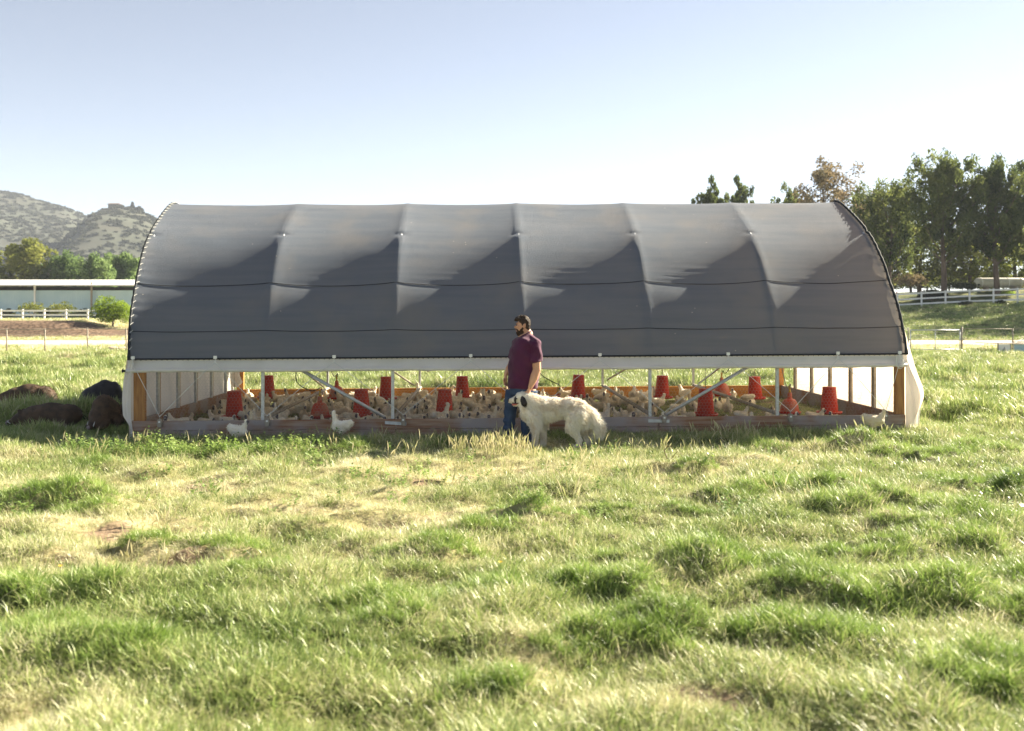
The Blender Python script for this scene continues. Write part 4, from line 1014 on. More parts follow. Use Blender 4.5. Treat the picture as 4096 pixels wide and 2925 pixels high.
for (u_, v_, _) in spots:
    p = hp(u_, v_, 0); kind = hr.choice(['sit', 'sit', 'sit', 'tuck', 'tuck', 'stand', 'stand', 'peck', 'alert']); rz = hr.uniform(0, 2*PI)
    if v_ < .7: rz = -PI/2+hr.normal(0, .9); kind = hr.choice(['stand', 'stand', 'alert', 'sit', 'stand'])
    if v_ > 5.6 and hr.uniform() < .5: kind = 'stand'
    j = int(np.argmin([(p.x-a)**2+(p.y-b)**2 for a, b, _l in FPOS])); lb = FPOS[j][2]
    dx, dy = p.x-FPOS[j][0], p.y-FPOS[j][1]
    side = ('left of' if dx < 0 else 'right of') if abs(dx) > abs(dy) else ('before' if dy < 0 else 'behind')
    short = lb.replace('red hanging ', '').replace('dusty red ', '').replace(' hidden mostly', '').replace('just ', '')
    row = 'front row' if v_ < 2.1 else ('middle' if v_ < 4.3 else 'back row')
    fc = ['right', 'away', 'left', 'forward'][int(((rz+PI/4) % (2*PI))//(PI/2))]
    sh = {'hanging feeder in the front row nearest the left corner post': 'leftmost front feeder', 'hanging feeder behind the left diagonal brace': 'feeder behind the left brace', 'hanging feeder in the front row just left of the man': 'front feeder by the man', 'hanging feeder behind the right diagonal brace': 'feeder behind the right brace', 'hanging feeder near the right corner post against the bright sheet': 'rightmost feeder', 'hanging feeder of the back row behind the first steel upright': 'leftmost back feeder', 'hanging feeder of the back row left of the second steel upright': 'second back feeder', 'hanging feeder of the back row left behind the man': 'back feeder behind the man', "hanging feeder of the back row above the dog's rump": "back feeder above the dog", 'hanging feeder of the back row right of the fourth steel upright': 'fifth back feeder', 'hanging feeder of the back row before the right rear post': 'rightmost back feeder'}
    bh = {'bell drinker of the front row behind the left brace': 'leftmost bell drinker', 'bell drinker of the back row left of the brace': 'left back bell drinker', 'bell drinker hidden mostly behind the dog': 'drinker behind the dog', 'bell drinker of the back row above the right diagonal brace': 'right back bell drinker', 'bell drinker just right of the fifth steel upright': 'rightmost bell drinker'}
    key = lb.replace('dusty red ', '').replace('red ', ''); nm_ = sh.get(key) or bh.get(key) or key
    label = 'cream hen %s facing %s, %s, %s the %s' % (POST[kind], fc, row, side, nm_)
    place_hen(p.x, p.y, hgt(p.x, p.y)-.005, rz, kind, int(hr.integers(0, 2)), hr.uniform(.76, 1.08), label, 'cream hens crowded inside the coop')
# three hens on the grass before the sill
for (px, py, d, rz, kind, lb) in [(955, 1765, 14.9, R(-20), 'stand', 'white hen facing right before the left plank of the sill'), (1362, 1748, 15.0, R(168), 'alert', 'white hen with raised neck facing left before the sill'), (3500, 1722, 15.15, R(-15), 'stand', 'white hen facing right by the right end of the sill')]:
    o = make_hen(kind, 0, M_henw, True); x_ = (px-2048)/3982*d; z_ = CZ-(py-1255)/3982*d
    o.location = (x_, d, max(hgt(x_, d), z_)-.01); o.rotation_euler = (0, 0, rz); o.scale = (1.05,)*3; tag(o, lb, 'hen', 'white hens outside the coop')
    b = MB(); hd = (.135, 0, .29) if kind == 'stand' else (.115, 0, .35)
    for s in (-1, 1): b.add(*[( [tuple(Vector(v_)*.006+Vector((hd[0]+.016, s*.028, hd[2]+.004))) for v_ in ico(1)[0]]), ico(1)[1]])
    b.build('eye', M_eye, o)

# ================================================================== pigs resting in the shade
def make_pig(name, prims, m, mh, loc, rz, label, extra=None, n=3500, hl=.035, voxel=.022, seed=1, sc_=1.0):
    B = Blob(); prims(B); t = empty(name, loc, rz); t.scale = (sc_,)*3; me = B.mesh('body', voxel, 3, lambda c: .012*noise3(c, 9, seed)+.006*noise3(c, 30, seed))
    o = link('body', me, m, t, True)
    fm, _ = fur(me, n, lambda c, nn: np.full(len(c), hl), lambda c, nn: nn*.5+np.array([-.8, 0, -.35]), .008, 'coat', .2, seg=1, rg=np.random.default_rng(seed)); link('coat', fm, mh, t)
    if extra: extra(t)
    tag(t, label, 'pig', 'hairy pigs resting beside the coop'); return t
def lying(L, H, W, head=True, hdx=1):
    def f(B):
        B.ell((0, 0, H*.46), (L*.42, W*.5, H*.5)); B.ell((-L*.26, 0, H*.46), (L*.24, W*.48, H*.47)); B.ell((L*.22, 0, H*.44), (L*.26, W*.47, H*.45)); B.ell((0, 0, H*.58), (L*.3, W*.34, H*.42))
        if head:
            B.cap([(L*.36, 0, H*.42), (L*.52, 0, H*.30), (L*.66, 0, H*.17)], [H*.36, H*.26, H*.11]); B.ell((L*.69, 0, H*.15), (.03, .055, .05))
            for s in (-1, 1): B.ell((L*.47, s*W*.2, H*.62), (.05, .02, .075), Matrix.Rotation(s*.5, 3, 'X') @ Matrix.Rotation(.5, 3, 'Y'))
            for s in (-1, 1): B.cap([(L*.28, s*W*.36, H*.14), (L*.40, s*W*.42, .05), (L*.50, s*W*.40, .04)], [H*.15, .055, .035])
        for s in (-1, 1): B.cap([(-L*.28, s*W*.34, H*.2), (-L*.22, s*W*.48, .06), (-L*.12, s*W*.5, .04)], [H*.22, .07, .04])
        B.cap([(-L*.47, 0, H*.6), (-L*.52, .03, H*.42), (-L*.51, .04, H*.3)], [.02, .014, .012])
    return f
def snout(L, H, W):
    def f(t):
        b = MB(); b.tube([(L*.70, 0, H*.15), (L*.70+.022, 0, H*.15)], [.052, .046], 12); b.build('snout', M_snout, t, True)
        b = MB()
        for s in (-1, 1): b.tube([(L*.66, s*.05, H*.14), (L*.68, s*.075, H*.20), (L*.67, s*.07, H*.27)], [.012, .010, .003], 6)
        b.build('tusk', M_whiteplastic, t, True) if False else None
        for s in (-1, 1): b = MB(); b.tube([(L*.64, s*.05, H*.14), (L*.67, s*.08, H*.21), (L*.66, s*.075, H*.28)], [.012, .010, .003], 6); b.build('cheek_bristle', M_whiteplastic, t, True)
    return f
def PG(px, py, d): p = at(px, py, d); return (p.x, d, hgt(p.x, d)+.06)
make_pig('pig', lying(1.05, .62, .5, True), M_pigb, M_pigl, PG(118, 1635, 19.9), R(188), 'tan backed hairy pig in the sun at the far left edge', n=4500, hl=.05)
make_pig('pig', lying(.62, .60, .5, True), M_pigk, M_pigk, PG(420, 1640, 19.0), R(200), 'black pig lying behind the crouching brown one near the coop corner', hl=.03, seed=2)
make_pig('pig', lying(1.15, .46, .5, True), M_pigb, M_pigb, PG(205, 1722, 16.5), R(182), 'long dark brown pig stretched flat in the shade', snout(1.15, .46, .50), hl=.03, seed=3, sc_=.88)
def crouch(B):
    B.ell((0, 0, .40), (.27, .235, .33)); B.ell((-.12, 0, .36), (.26, .25, .28)); B.ell((.14, 0, .26), (.22, .21, .22))
    B.cap([(.20, .04, .22), (.34, .05, .13), (.43, .06, .08)], [.16, .11, .06]); B.ell((.46, .06, .07), (.03, .05, .045))
    for s in (-1, 1): B.ell((.27, .04+s*.11, .27), (.03, .055, .05)); B.cap([(.12, s*.17, .15), (.26, s*.20, .05), (.32, s*.19, .03)], [.09, .05, .035]); B.cap([(-.2, s*.15, .2), (-.12, s*.24, .06)], [.13, .06])
def crouch_x(t):
    b = MB(); b.tube([(.475, .06, .07), (.497, .06, .07)], [.046, .042], 12); b.build('snout', M_snout, t, True)
    for s in (-1, 1): b = MB(); b.tube([(.40, .06+s*.05, .08), (.42, .06+s*.085, .13), (.40, .06+s*.09, .19)], [.012, .010, .003], 6); b.build('cheek_bristle', M_whiteplastic, t, True)
make_pig('pig', crouch, M_pigb, M_pigl, PG(415, 1735, 15.9), R(248), 'shaggy brown pig crouching head down toward the camera', crouch_x, hl=.035, seed=4, n=4000, sc_=.76)
make_pig('pig', lying(.9, .44, .44, False), M_pigb, M_pigb, PG(505, 1735, 16.6), R(100), 'dark pig half hidden behind the coop corner sheet', seed=5, sc_=.85)

# ================================================================== the man
MY = 14.62; MK = 272.4
def mp(zx, zy, y=0.0):                                        # enlarged photograph coordinates -> world
    px, py = 1850+zx/2.5, 1200+zy/2.5
    return np.array([(px-2048)/MK, MY+y, CZ-(py-1255)/MK])
man = empty('person', (.11, MY, 0)); MO = np.array([.11, MY, 0])
def L_(p): return tuple(np.array(p)-MO)
def q(zx, zy, y=0.0): return L_(mp(zx, zy, y))
B = Blob()
# head, neck
hc = np.array(q(600, 262, -.01))
B.ell(hc+[.015, 0, .035], (.098, .078, .100)); B.ell(hc+[-.022, -.004, -.02], (.070, .066, .098)); B.ell(hc+[.0, 0, -.055], (.075, .062, .06)); B.ell(hc+[-.05, -.012, -.075], (.045, .045, .045))
B.ell(hc+[-.080, -.016, .038], (.018, .045, .014)); B.cap([hc+[-.090, -.020, .012], hc+[-.112, -.026, -.014], hc+[-.098, -.024, -.024]], [.008, .013, .012])
B.ell(hc+[-.088, -.02, -.05], (.014, .024, .016)); B.ell(hc+[-.07, -.055, -.005], (.026, .014, .022)); B.ell(hc+[.020, -.078, .0], (.022, .010, .033), Matrix.Rotation(.2, 3, 'Y')); B.ell(hc+[.024, -.086, .008], (.016, .008, .024)); B.ell(hc+[.030, .078, .0], (.020, .012, .032))
B.cap([hc+[.03, .01, -.04], q(652, 345, .01)], [.066, .080]); B.cap([q(600, 360, .0), q(650, 385, .02)], [.07, .09])
# trunk and thighs beneath the clothes
tq = [(632, 420, .13, .20), (628, 520, .15, .21), (618, 640, .17, .21), (612, 760, .17, .20), (605, 880, .16, .18)]
B.loft([(q(a, b_), rx*.85, ry*.85, .3) for a, b_, rx, ry in tq])
SHL = np.array(q(722, 452, -.17)); SHR = np.array(q(560, 455, .17))
ELB = np.array(q(742, 690, -.20)); WR = np.array(q(676, 860, -.235)); HN = np.array(q(658, 905, -.225))
ELR = np.array(q(490, 660, .17)); WRR = np.array(q(436, 745, .09)); HNR = np.array(q(430, 785, .07))
B.cap([SHL, (SHL+ELB)/2, ELB], [.085, .075, .062]); B.cap([ELB, ELB*.6+WR*.4, WR], [.062, .064, .037])
B.cap([SHR, ELR], [.085, .060]); B.cap([ELR, ELR*.6+WRR*.4, WRR], [.058, .058, .036])
def hand(P, d, side, up, curl, s=1.0):
    """palm and five bent fingers; d runs to the fingertips, side towards the thumb, up is the back of the hand"""
    d, side, up = (np.array(a, float)/np.linalg.norm(a) for a in (d, side, up))
    B.cap([P-d*.02, P+d*.035*s], [.028*s, .030*s]); rot = Matrix((side, d, up)).transposed()
    B.ell(P+d*.035*s, (.044*s, .048*s, .020*s), rot); tips = []
    for k, (o_, l) in enumerate(((.032, .070), (.011, .080), (-.011, .074), (-.032, .058))):
        a = P+d*.065*s+side*o_*s; c = curl*(1+.12*k); sp = side*(o_*.25)
        d1 = d*math.cos(c*.35)-up*math.sin(c*.35)+sp; d2 = d*math.cos(c)-up*math.sin(c)+sp; d3 = d*math.cos(c*1.6)-up*math.sin(c*1.6)
        b1 = a+d1*l*.45*s; b2 = b1+d2*l*.33*s; b3 = b2+d3*l*.26*s; B.cap([a-d*.02, a, b1, b2, b3], [.0105, .0100, .0095, .0088, .0075]); tips.append(b3)
    a = P+side*.030*s+d*.005; b1 = a+(side*.8+d*.6-up*.25)*.034*s; b2 = b1+(side*.25+d*.9-up*.4)*.030*s; B.cap([a-side*.012, a, b1, b2], [.014, .013, .0115, .009]); return tips
hand(HN, (-.12, -.05, -1), (-.95, -.1, .1), (.1, -1, .05), .55)
hand(HNR, (-.05, -.1, -1), (-.6, -.8, 0), (-.8, .55, .1), .9)
hipL = np.array(q(668, 900, -.08)); hipR = np.array(q(515, 900, .08)); aL = np.array(q(645, 1400, -.04)); aR = np.array(q(462, 1400, .10))
for h_, a_ in ((hipL, aL), (hipR, aR)): B.cap([h_, h_*.5+a_*.5, a_], [.10, .07, .05])
bodyme = B.mesh('body', .0065, 2)
link('body', bodyme, M_skin, man, True)
fb = B
# t-shirt
B = Blob()
rings = [((637, 345), .075, .095), ((636, 366), .115, .150), ((636, 392), .160, .205), ((634, 430), .190, .235), ((630, 500), .218, .240), ((625, 570), .226, .240), ((620, 650), .230, .238), ((614, 740), .230, .234), ((609, 820), .222, .226), ((603, 868), .216, .220), ((601, 884), .212, .217)]
B.loft([(np.array(q(a, b_))+[0, 0, 0], rx, ry, .30) for (a, b_), rx, ry in rings], 36, 2.3)
def sleeve(S_, E_, t, r0, r1):
    e = S_+(E_-S_)*t; B.cap([S_+(e-S_)*f for f in np.linspace(0, .75, 5)], [r0*(1-f)+r1*f for f in np.linspace(0, .75, 5)], 2); B.frus(S_+(e-S_)*.5, e, (r0+r1)/2, r1)

for S_ in (SHL, SHR): B.cap([np.array(q(637, 372)), S_+np.array([0, 0, .01])], [.075, .098])
sleeve(SHL, ELB, .70, .100, .092); sleeve(SHR, ELR, .72, .098, .086)
def wr(c):
    w = .010*np.sin((c[:, 2]*1.0+c[:, 0]*.9+c[:, 1]*.5)*26+3*noise3(c, 5, 3))*np.clip(noise3(c, 4, 8)*2+.5, 0, 1)
    return w*1.3+.018*noise3(c, 7, 2)+.006*noise3(c, 20, 4)
sm = B.mesh('shirt', .011, 2, wr)
shirt = link('shirt', sm, M_shirt, man, True)
b = MB(); cc = np.array(q(640, 352)); 
b.tube([(cc[0]-.022+.092*math.cos(t), cc[1]+.10*math.sin(t), cc[2]+.012+.050*math.cos(t)+.0*t) for t in np.linspace(0, 2*PI, 30)], .009, 6); b.build('collar', M_shirt, shirt, True)
# jeans
B = Blob()
B.loft([(q(600, 850), .185, .205, .3), (q(600, 900), .19, .21, .3), (q(598, 950), .18, .205, .3)], 30)
def leg(h_, a_, k):
    ts = np.linspace(0, 1, 9); rs = [.125, .118, .108, .098, .090, .088, .084, .080, .078]
    kn = h_*.5+a_*.5+np.array([-.02, -.02, 0])
    P = [(h_*(1-t)+a_*t)*1.0+(kn-(h_*.5+a_*.5))*math.sin(PI*t) for t in ts]
    B.loft([(tuple(p), r_, r_*1.05, .2) for p, r_ in zip(P, rs)]+[((P[-1][0], P[-1][1], P[-1][2]-.03), .082, .086, .2)], 24)
leg(hipL, aL, 1); leg(hipR, aR, 0); B.ell((hipL+hipR)/2+[0, 0, -.02], (.16, .18, .10))
def wj(c):
    lo = np.clip((.75-c[:, 2])*1.8, 0, 1); return .013*np.sin(c[:, 2]*52+c[:, 0]*20+5*noise3(c, 5, 9))*lo*np.clip(noise3(c, 5, 12)*3+.6, 0, 1)+.006*noise3(c, 16, 6)
jeans = link('jeans', B.mesh('jeans', .011, 2, wj), M_jeans, man, True)
b = MB(); b.tube([tuple(np.array(q(600, 858))+[.188*math.cos(t), .205*math.sin(t), 0]) for t in np.linspace(0, 2*PI, 34)], .014, 6); b.build('belt', M_shoe, jeans, True)
for a_ in (aL, aR):
    B = Blob(); f_ = a_+np.array([0, 0, -.04]); z0_ = hgt(f_[0]+MO[0], f_[1]+MO[1])
    B.cap([(f_[0], f_[1], f_[2]), (f_[0], f_[1], z0_+.07)], [.06, .06]); B.ell((f_[0]-.06, f_[1]-.02, z0_+.05), (.13, .055, .055)); B.ell((f_[0]-.11, f_[1]-.03, z0_+.045), (.08, .052, .045)); link('boot', B.mesh('boot', .012, 2), M_shoe, man, True)
# hair, beard, brows, eye, lips
B = Blob()
B.ell(hc+[.024, 0, .062], (.098, .082, .082)); B.ell(hc+[.058, 0, .02], (.066, .073, .085)); B.ell(hc+[.075, 0, -.03], (.042, .058, .05))
for (dx, dy, dz, r_) in [(-.05, -.01, .118, .038), (-.085, -.012, .105, .032), (-.105, -.012, .090, .022), (-.06, .03, .112, .036), (-.06, -.045, .105, .03), (-.015, 0, .128, .040), (.025, -.02, .128, .036), (.055, .01, .11, .04), (-.03, -.055, .09, .025), (.01, -.068, .045, .02), (.0, -.072, .02, .014)]: B.ell(hc+[dx, dy, dz], r_)
hme = B.mesh('hair', .007, 1, lambda c: .008*noise3(c, 55, 4)+.006*noise3(c, 25, 5)); ho = link('hair', hme, M_hair, man, True)
fm, _ = fur(hme, 2600, lambda c, n: np.full(len(c), .014), lambda c, n: n*.5+np.array([.5, 0, -.2]), .004, 'hair_strands', .1, seg=1); link('hair_strands', fm, M_hair, ho)
B = Blob()
B.ell(hc+[-.045, -.012, -.092], (.050, .050, .046)); B.ell(hc+[-.040, -.012, -.120], (.040, .040, .030)); B.cap([hc+[-.02, -.058, -.055], hc+[.005, -.066, -.030], hc+[.008, -.070, .005]], [.020, .014, .008]); B.ell(hc+[-.02, -.045, -.085], (.042, .024, .038)); B.ell(hc+[-.015, .04, -.08], (.045, .026, .04))
B.cap([hc+[-.098, -.022, -.038], hc+[-.078, -.050, -.052], hc+[-.066, -.052, -.075]], [.009, .009, .012]); B.cap([hc+[-.098, -.022, -.038], hc+[-.085, .018, -.052]], [.009, .009])
bme = B.mesh('beard', .007, 1, lambda c: .005*noise3(c, 60, 4)); bo = link('beard', bme, M_beard, man, True)
fm, _ = fur(bme, 2200, lambda c, n: np.full(len(c), .014), lambda c, n: n*.4+np.array([-.2, 0, -.8]), .004, 'beard_strands', .2, seg=1); link('beard_strands', fm, M_beard, bo)
b = MB(); b.tube([tuple(hc+[-.094, -.012, .030]), tuple(hc+[-.092, -.035, .036]), tuple(hc+[-.078, -.055, .034])], [.004, .006, .003], 6); b.build('eyebrow', M_hair, man)
B = Blob(); B.ell(hc+[-.086, -.038, .013], (.010, .011, .007)); link('eye', B.mb.mesh('eye'), M_eye, man, True)
b = MB(); b.tube([tuple(hc+[-.101, -.02, -.054]), tuple(hc+[-.094, -.036, -.056])], .006, 6); b.build('lip', M_lip, man, True)
b = MB(); p = HNR+np.array([-.0, -.012, -.075]); b.tube([tuple(p+np.array([.011*math.cos(t), .011*math.sin(t), .004*math.cos(t)])) for t in np.linspace(0, 2*PI, 14)], .0025, 5); b.build('ring', M_galv, man)
tag(man, 'bearded man in a plum t-shirt and blue jeans resting one hand on the dog', 'person')

# ================================================================== the dog
DY = 14.42; DK = 3982/DY
def dpos(zx, zy, y=0.0): px, py = 1850+zx/2.5, 1200+zy/2.5; return np.array([(px-2048)/DK, y, CZ-(py-1255)/DK])
dog = empty('dog', (0, DY, 0))
B = Blob()
B.ell(dpos(780, 1085), (.235, .150, .185)); B.ell(dpos(700, 1120), (.150, .135, .200)); B.ell(dpos(900, 1080), (.24, .150, .155)); B.ell(dpos(1060, 1080), (.22, .145, .155)); B.ell(dpos(1160, 1110), (.15, .145, .165))
B.ell(dpos(1190, 1180), (.13, .12, .16)); B.ell(dpos(640, 1050), (.12, .11, .14)); B.ell(dpos(720, 1010), (.14, .10, .09)); B.ell(dpos(630, 1120), (.085, .10, .13))
B.cap([dpos(720, 1050), dpos(640, 1000), dpos(600, 975)], [.15, .115, .09])
# head
hd = dpos(588, 978); B.ell(hd, (.088, .078, .080)); B.ell(dpos(572, 950), (.06, .066, .045)); B.cap([dpos(560, 985), dpos(515, 1003), dpos(474, 1008)], [.060, .046, .034]); B.ell(dpos(472, 1004), (.022, .028, .022)); B.cap([dpos(580, 1030), dpos(530, 1048), dpos(508, 1054)], [.042, .024, .014])
# legs
def dleg(pts, rs): B.cap([dpos(a, b_, y) for a, b_, y in pts], rs)
dleg([(720, 1160, -.09), (725, 1270, -.10), (722, 1370, -.10), (718, 1430, -.10)], [.095, .062, .046, .040]); B.ell(dpos(708, 1440, -.10), (.058, .042, .028))
dleg([(760, 1160, .09), (800, 1280, .10), (812, 1390, .10), (808, 1440, .10)], [.09, .060, .045, .040]); B.ell(dpos(798, 1450, .10), (.056, .042, .028))
dleg([(1130, 1150, -.08), (1075, 1260, -.10), (1130, 1345, -.10), (1160, 1400, -.10), (1155, 1450, -.10)], [.135, .085, .050, .042, .038]); B.ell(dpos(1140, 1455, -.10), (.058, .042, .028))
dleg([(1180, 1160, .08), (1190, 1270, .09), (1238, 1350, .10), (1250, 1420, .10), (1246, 1455, .10)], [.13, .085, .050, .042, .038]); B.ell(dpos(1232, 1460, .10), (.056, .042, .028))
# tail hanging in a curl
B.cap([dpos(1240, 1100), dpos(1300, 1185), dpos(1345, 1265), dpos(1350, 1325)], [.072, .068, .075, .045])
B.ell(dpos(830, 1160), (.18, .10, .07))
dme = B.mesh('body', .011, 5, lambda c: .008*noise3(c, 11, 3)+.004*noise3(c, 30, 7))
M_dogb2 = M_dogb
link('body', dme, [M_dogb, M_dogk], dog, True)
pc = poly_centers(dme)
def dark(c):
    # dark eye patch and muzzle streak
    e = np.array(dpos(540, 1000)); d1 = np.hypot((c[:, 0]-e[0])/.036, (c[:, 2]-e[2])/.060) < 1
    n_ = np.array(dpos(466, 1004)); d2 = np.linalg.norm(c-n_, axis=1) < .026
    l_ = np.array(dpos(545, 1035)); d3 = np.hypot((c[:, 0]-l_[0])/.055, (c[:, 2]-l_[2])/.014) < 1
    return ((d1 | d2 | d3) & (c[:, 0] < .06)).astype(int)
dme.polygons.foreach_set('material_index', dark(pc))
P_ = lambda zx, zy: dpos(zx, zy)
def dlen(c, n):
    L = np.full(len(c), .060); x = c[:, 0]; z = c[:, 2]
    L = np.where(x < P_(575, 0)[0], .016, L); L = np.where((x < P_(640, 0)[0]) & (x >= P_(575, 0)[0]), .035, L)
    L = np.where((z < P_(0, 1200)[2]) & (x > P_(660, 0)[0]), .065, L); L = np.where((z < P_(0, 1290)[2]), .035, L); L = np.where(z < P_(0, 1400)[2], .022, L)
    L = np.where((z < P_(0, 1290)[2]) & (x < P_(840, 0)[0]), .026, L)
    L = np.where((x > P_(1260, 0)[0]), .10, L); L = np.where((x > P_(1160, 0)[0]) & (x <= P_(1260, 0)[0]) & (z > P_(0, 1330)[2]), .085, L)
    L = np.where((n[:, 2] > .6) & (x > P_(650, 0)[0]), .050, L); return L
def ddir(c, n):
    cl = np.stack([noise3(c, 16, 1), noise3(c, 16, 2), noise3(c, 16, 3)], -1)*1.4
    return n*.48+np.array([.62, 0, -.48])+cl*.42
fm, cc_ = fur(dme, 64000, dlen, ddir, .0062, 'coat', .28, dark, seg=2)
M_coat = [M_dogf, M_dogk]
link('coat', fm, M_coat, dog)
# ears, nose, eye, tongue, jaw line
B = Blob(); B.cap([dpos(598, 970, -.074), dpos(606, 995, -.096), dpos(618, 1025, -.100), dpos(628, 1050, -.094)], [.024, .042, .046, .024]); em = B.mesh('ear', .008, 1); eo = link('ear', em, M_dogk, dog, True)
f2, _ = fur(em, 1500, lambda c, n: np.full(len(c), .022), lambda c, n: n*.3+np.array([.2, 0, -.8]), .005, 'ear_hair', .2, seg=1); link('ear_hair', f2, M_dogk, eo)
B = Blob(); B.cap([dpos(612, 970, .066), dpos(626, 1010, .080)], [.028, .022]); link('ear', B.mesh('ear', .008, 1), M_dogk, dog, True)
B = Blob(); B.ell(dpos(464, 1001), (.018, .022, .016)); link('nose', B.mb.mesh('nose'), M_eye, dog, True)
B = Blob(); B.ell(dpos(541, 985, -.066), (.012, .008, .010)); link('eye', B.mb.mesh('eye'), M_eye, dog, True)
B = Blob(); B.cap([dpos(560, 1040, -.012), dpos(520, 1040, -.015), dpos(502, 1046, -.015)], [.016, .022, .016]); link('tongue', B.mesh('tongue', .007, 1), M_tongue, dog, True)
b = MB(); b.tube([tuple(dpos(560, 1030, -.046)), tuple(dpos(530, 1033, -.043)), tuple(dpos(498, 1030, -.034))], .007, 6); b.build('lip_line', M_dogk, dog, True)
tag(dog, 'big shaggy cream dog with black ears standing at the man\'s side', 'dog')

# twig on the grass before the coop, yellow dandelions
b = MB(); p0 = Vector((1.95, 12.9, hgt(1.95, 12.9)))
for pts_ in [[(0, 0, 0), (.05, 0, .06), (.10, .02, .05), (.16, .01, .13)], [(.05, 0, .06), (.02, .01, .14), (.06, .01, .19), (.12, 0, .19)], [(-.05, -.02, .0), (.0, -.02, .04), (.05, -.01, .05)], [(.10, .02, .05), (.15, .02, .03)]]:
    b.tube([p0+Vector(v_)*1.2 for v_ in pts_], [.007]*(len(pts_)-1)+[.002], 5)
tag(b.build('dead_twig', M_twig), 'small dead twig lying on the grass right of the dog', 'twig')
DF = [(240, 2365, 'small yellow dandelion in the grass at the left'), (2000, 2330, 'small yellow dandelion in the middle of the grass')]
for (px, py, lb) in DF:
    d = 1.92*3982/(py-1255); x_ = (px-2048)/3982*d; z_ = hgt(x_, d); t = empty('dandelion', (x_, d, z_))
    b = MB(); b.tube([(0, 0, 0), (.005, 0, .10)], .002, 5); b.build('stem', M_weed, t)
    b = MB()
    for k in range(14): a = k*2.4; b.add([(.005, 0, .10), (.005+.016*math.cos(a-.2), .016*math.sin(a-.2), .108), (.005+.016*math.cos(a+.2), .016*math.sin(a+.2), .108)], [(0, 1, 2)])
    b.build('flower_head', mat('dandelion_petal', (.8, .5, .03), .6), t); tag(t, lb, 'flower')

# ================================================================== far side: fences, road edge, cage, buildings
FD = 49.5
fence = empty('pipe_wire_fence', (0, FD, 0)); tag(fence, 'long low wire fence of weathered posts and top rail crossing behind the coop', 'fence')
def fgz(x): return hgt(x, FD)
pxs = [-170, 27, 180, 350, 505, 670, 840, 1010, 1180, 1350, 1520, 1690, 1860, 2030, 2200, 2370, 2540, 2710, 2880, 3050, 3220, 3400, 3633, 3847, 4051, 4230, 4420]
FX = [(px-2048)/3982*FD for px in pxs]
for i, x_ in enumerate(FX):
    b = MB(); h_ = 1.16 if i not in (22, 23) else 1.22; b.tube([(x_, 0, fgz(x_)-.1), (x_, 0, fgz(x_)+h_)], .045 if i in (23,) else .034, 8); b.build('fence_post', M_galvold, fence, True)
for i in range(len(FX)-1):
    if i == 22: continue
    a, c = FX[i], FX[i+1]; b = MB(); b.tube([(a, 0, fgz(a)+1.13), (c, 0, fgz(c)+1.13)], .020, 6); b.build('top_rail', M_galvold, fence, True)
    for h_ in (.15, .38, .62, .87): b = MB(); b.tube([(a, -.03, fgz(a)+h_), (c, -.03, fgz(c)+h_)], .005, 4); b.build('fence_wire', M_wire, fence)
gx0, gx1 = FX[22]+.10, FX[23]-.10; gate = empty('field_gate', ((gx0+gx1)/2, FD-.02, 0)); ox = (gx0+gx1)/2; gz0 = fgz(ox)
for nm, a, c, r_ in [('gate_rail', (gx0, 1.06), (gx1, 1.06), .028), ('gate_rail', (gx0, .10), (gx1, .10), .024), ('gate_stile', (gx0, .10), (gx0, 1.06), .03), ('gate_stile', (gx1, .10), (gx1, 1.06), .03), ('gate_stile', (ox, .10), (ox, 1.06), .022)]:
    b = MB(); b.tube([(a[0]-ox, 0, gz0+a[1]), (c[0]-ox, 0, gz0+c[1])], r_, 8); b.build(nm, M_galv, gate, True)
for k in range(7): b = MB(); zz = gz0+.22+k*.12; b.tube([(gx0-ox, .01, zz), (gx1-ox, .01, zz)], .006, 4); b.build('gate_wire', M_wire, gate)
for sx in (gx0-.10, gx1+.02): b = MB(); b.box((sx-ox+.03, 0, gz0+.6), (.06, .03, .08)); b.build('hinge', M_galvold, gate)
tag(gate, 'low galvanised wire gate in the fence right of the coop', 'gate')
# small pen at the right edge
cg = at(4060, 1412, 47.0); cgz = hgt(cg.x+.2, 47); cage = empty('poultry_cage', (cg.x, 47, cgz)); X0 = -1.08
b = MB(); b.box((X0+.30, -.55, .25), (.60, .03, .44)); b.build('end_panel', M_whiteplastic, cage)
b = MB(); b.add([(X0+.17, -.572, .13), (X0+.40, -.572, .13), (X0+.30, -.572, .36)], [(0, 1, 2)]); b.add([(X0+.15, -.574, .20), (X0+.44, -.574, .20), (X0+.44, -.574, .215), (X0+.15, -.574, .215)], [(0, 1, 2, 3)]); b.build('panel_mark', mat('grey_mark', (.30, .31, .33), .7), cage)
for x_ in (X0, X0+.60, X0+.70): b = MB(); b.box((x_, -.56, .25), (.045, .05, .50)); b.build('cage_post', M_galvold, cage)
V_ = []; 
for i in range(61):
    for j in range(2): V_.append((X0+.74+1.6*j, -.56+.018*math.cos(i*PI/5), .03+.44*i/60))
b = MB(); b.add(V_, [(2*i, 2*i+1, 2*i+3, 2*i+2) for i in range(60)]); b.build('corrugated_side', M_bluewall, cage)
b = MB(); b.box((X0+.75, 0, .50), (2.6, 1.2, .03), Matrix.Rotation(.02, 3, 'Y')); b.box((X0+1.35, .1, .56), (.5, .5, .05), Matrix.Rotation(.4, 3, 'Z')); b.build('cage_lid', M_galvold, cage)
for k in range(4): b = MB(); b.beam((X0+.95+k*.2, -.3+.1*k, .55), (X0+1.5+k*.12, .1, .72-.03*k), .03, .02); b.build('lid_slat', M_white, cage)
tag(cage, 'low poultry cage with white end panel and corrugated side at the right edge', 'cage')
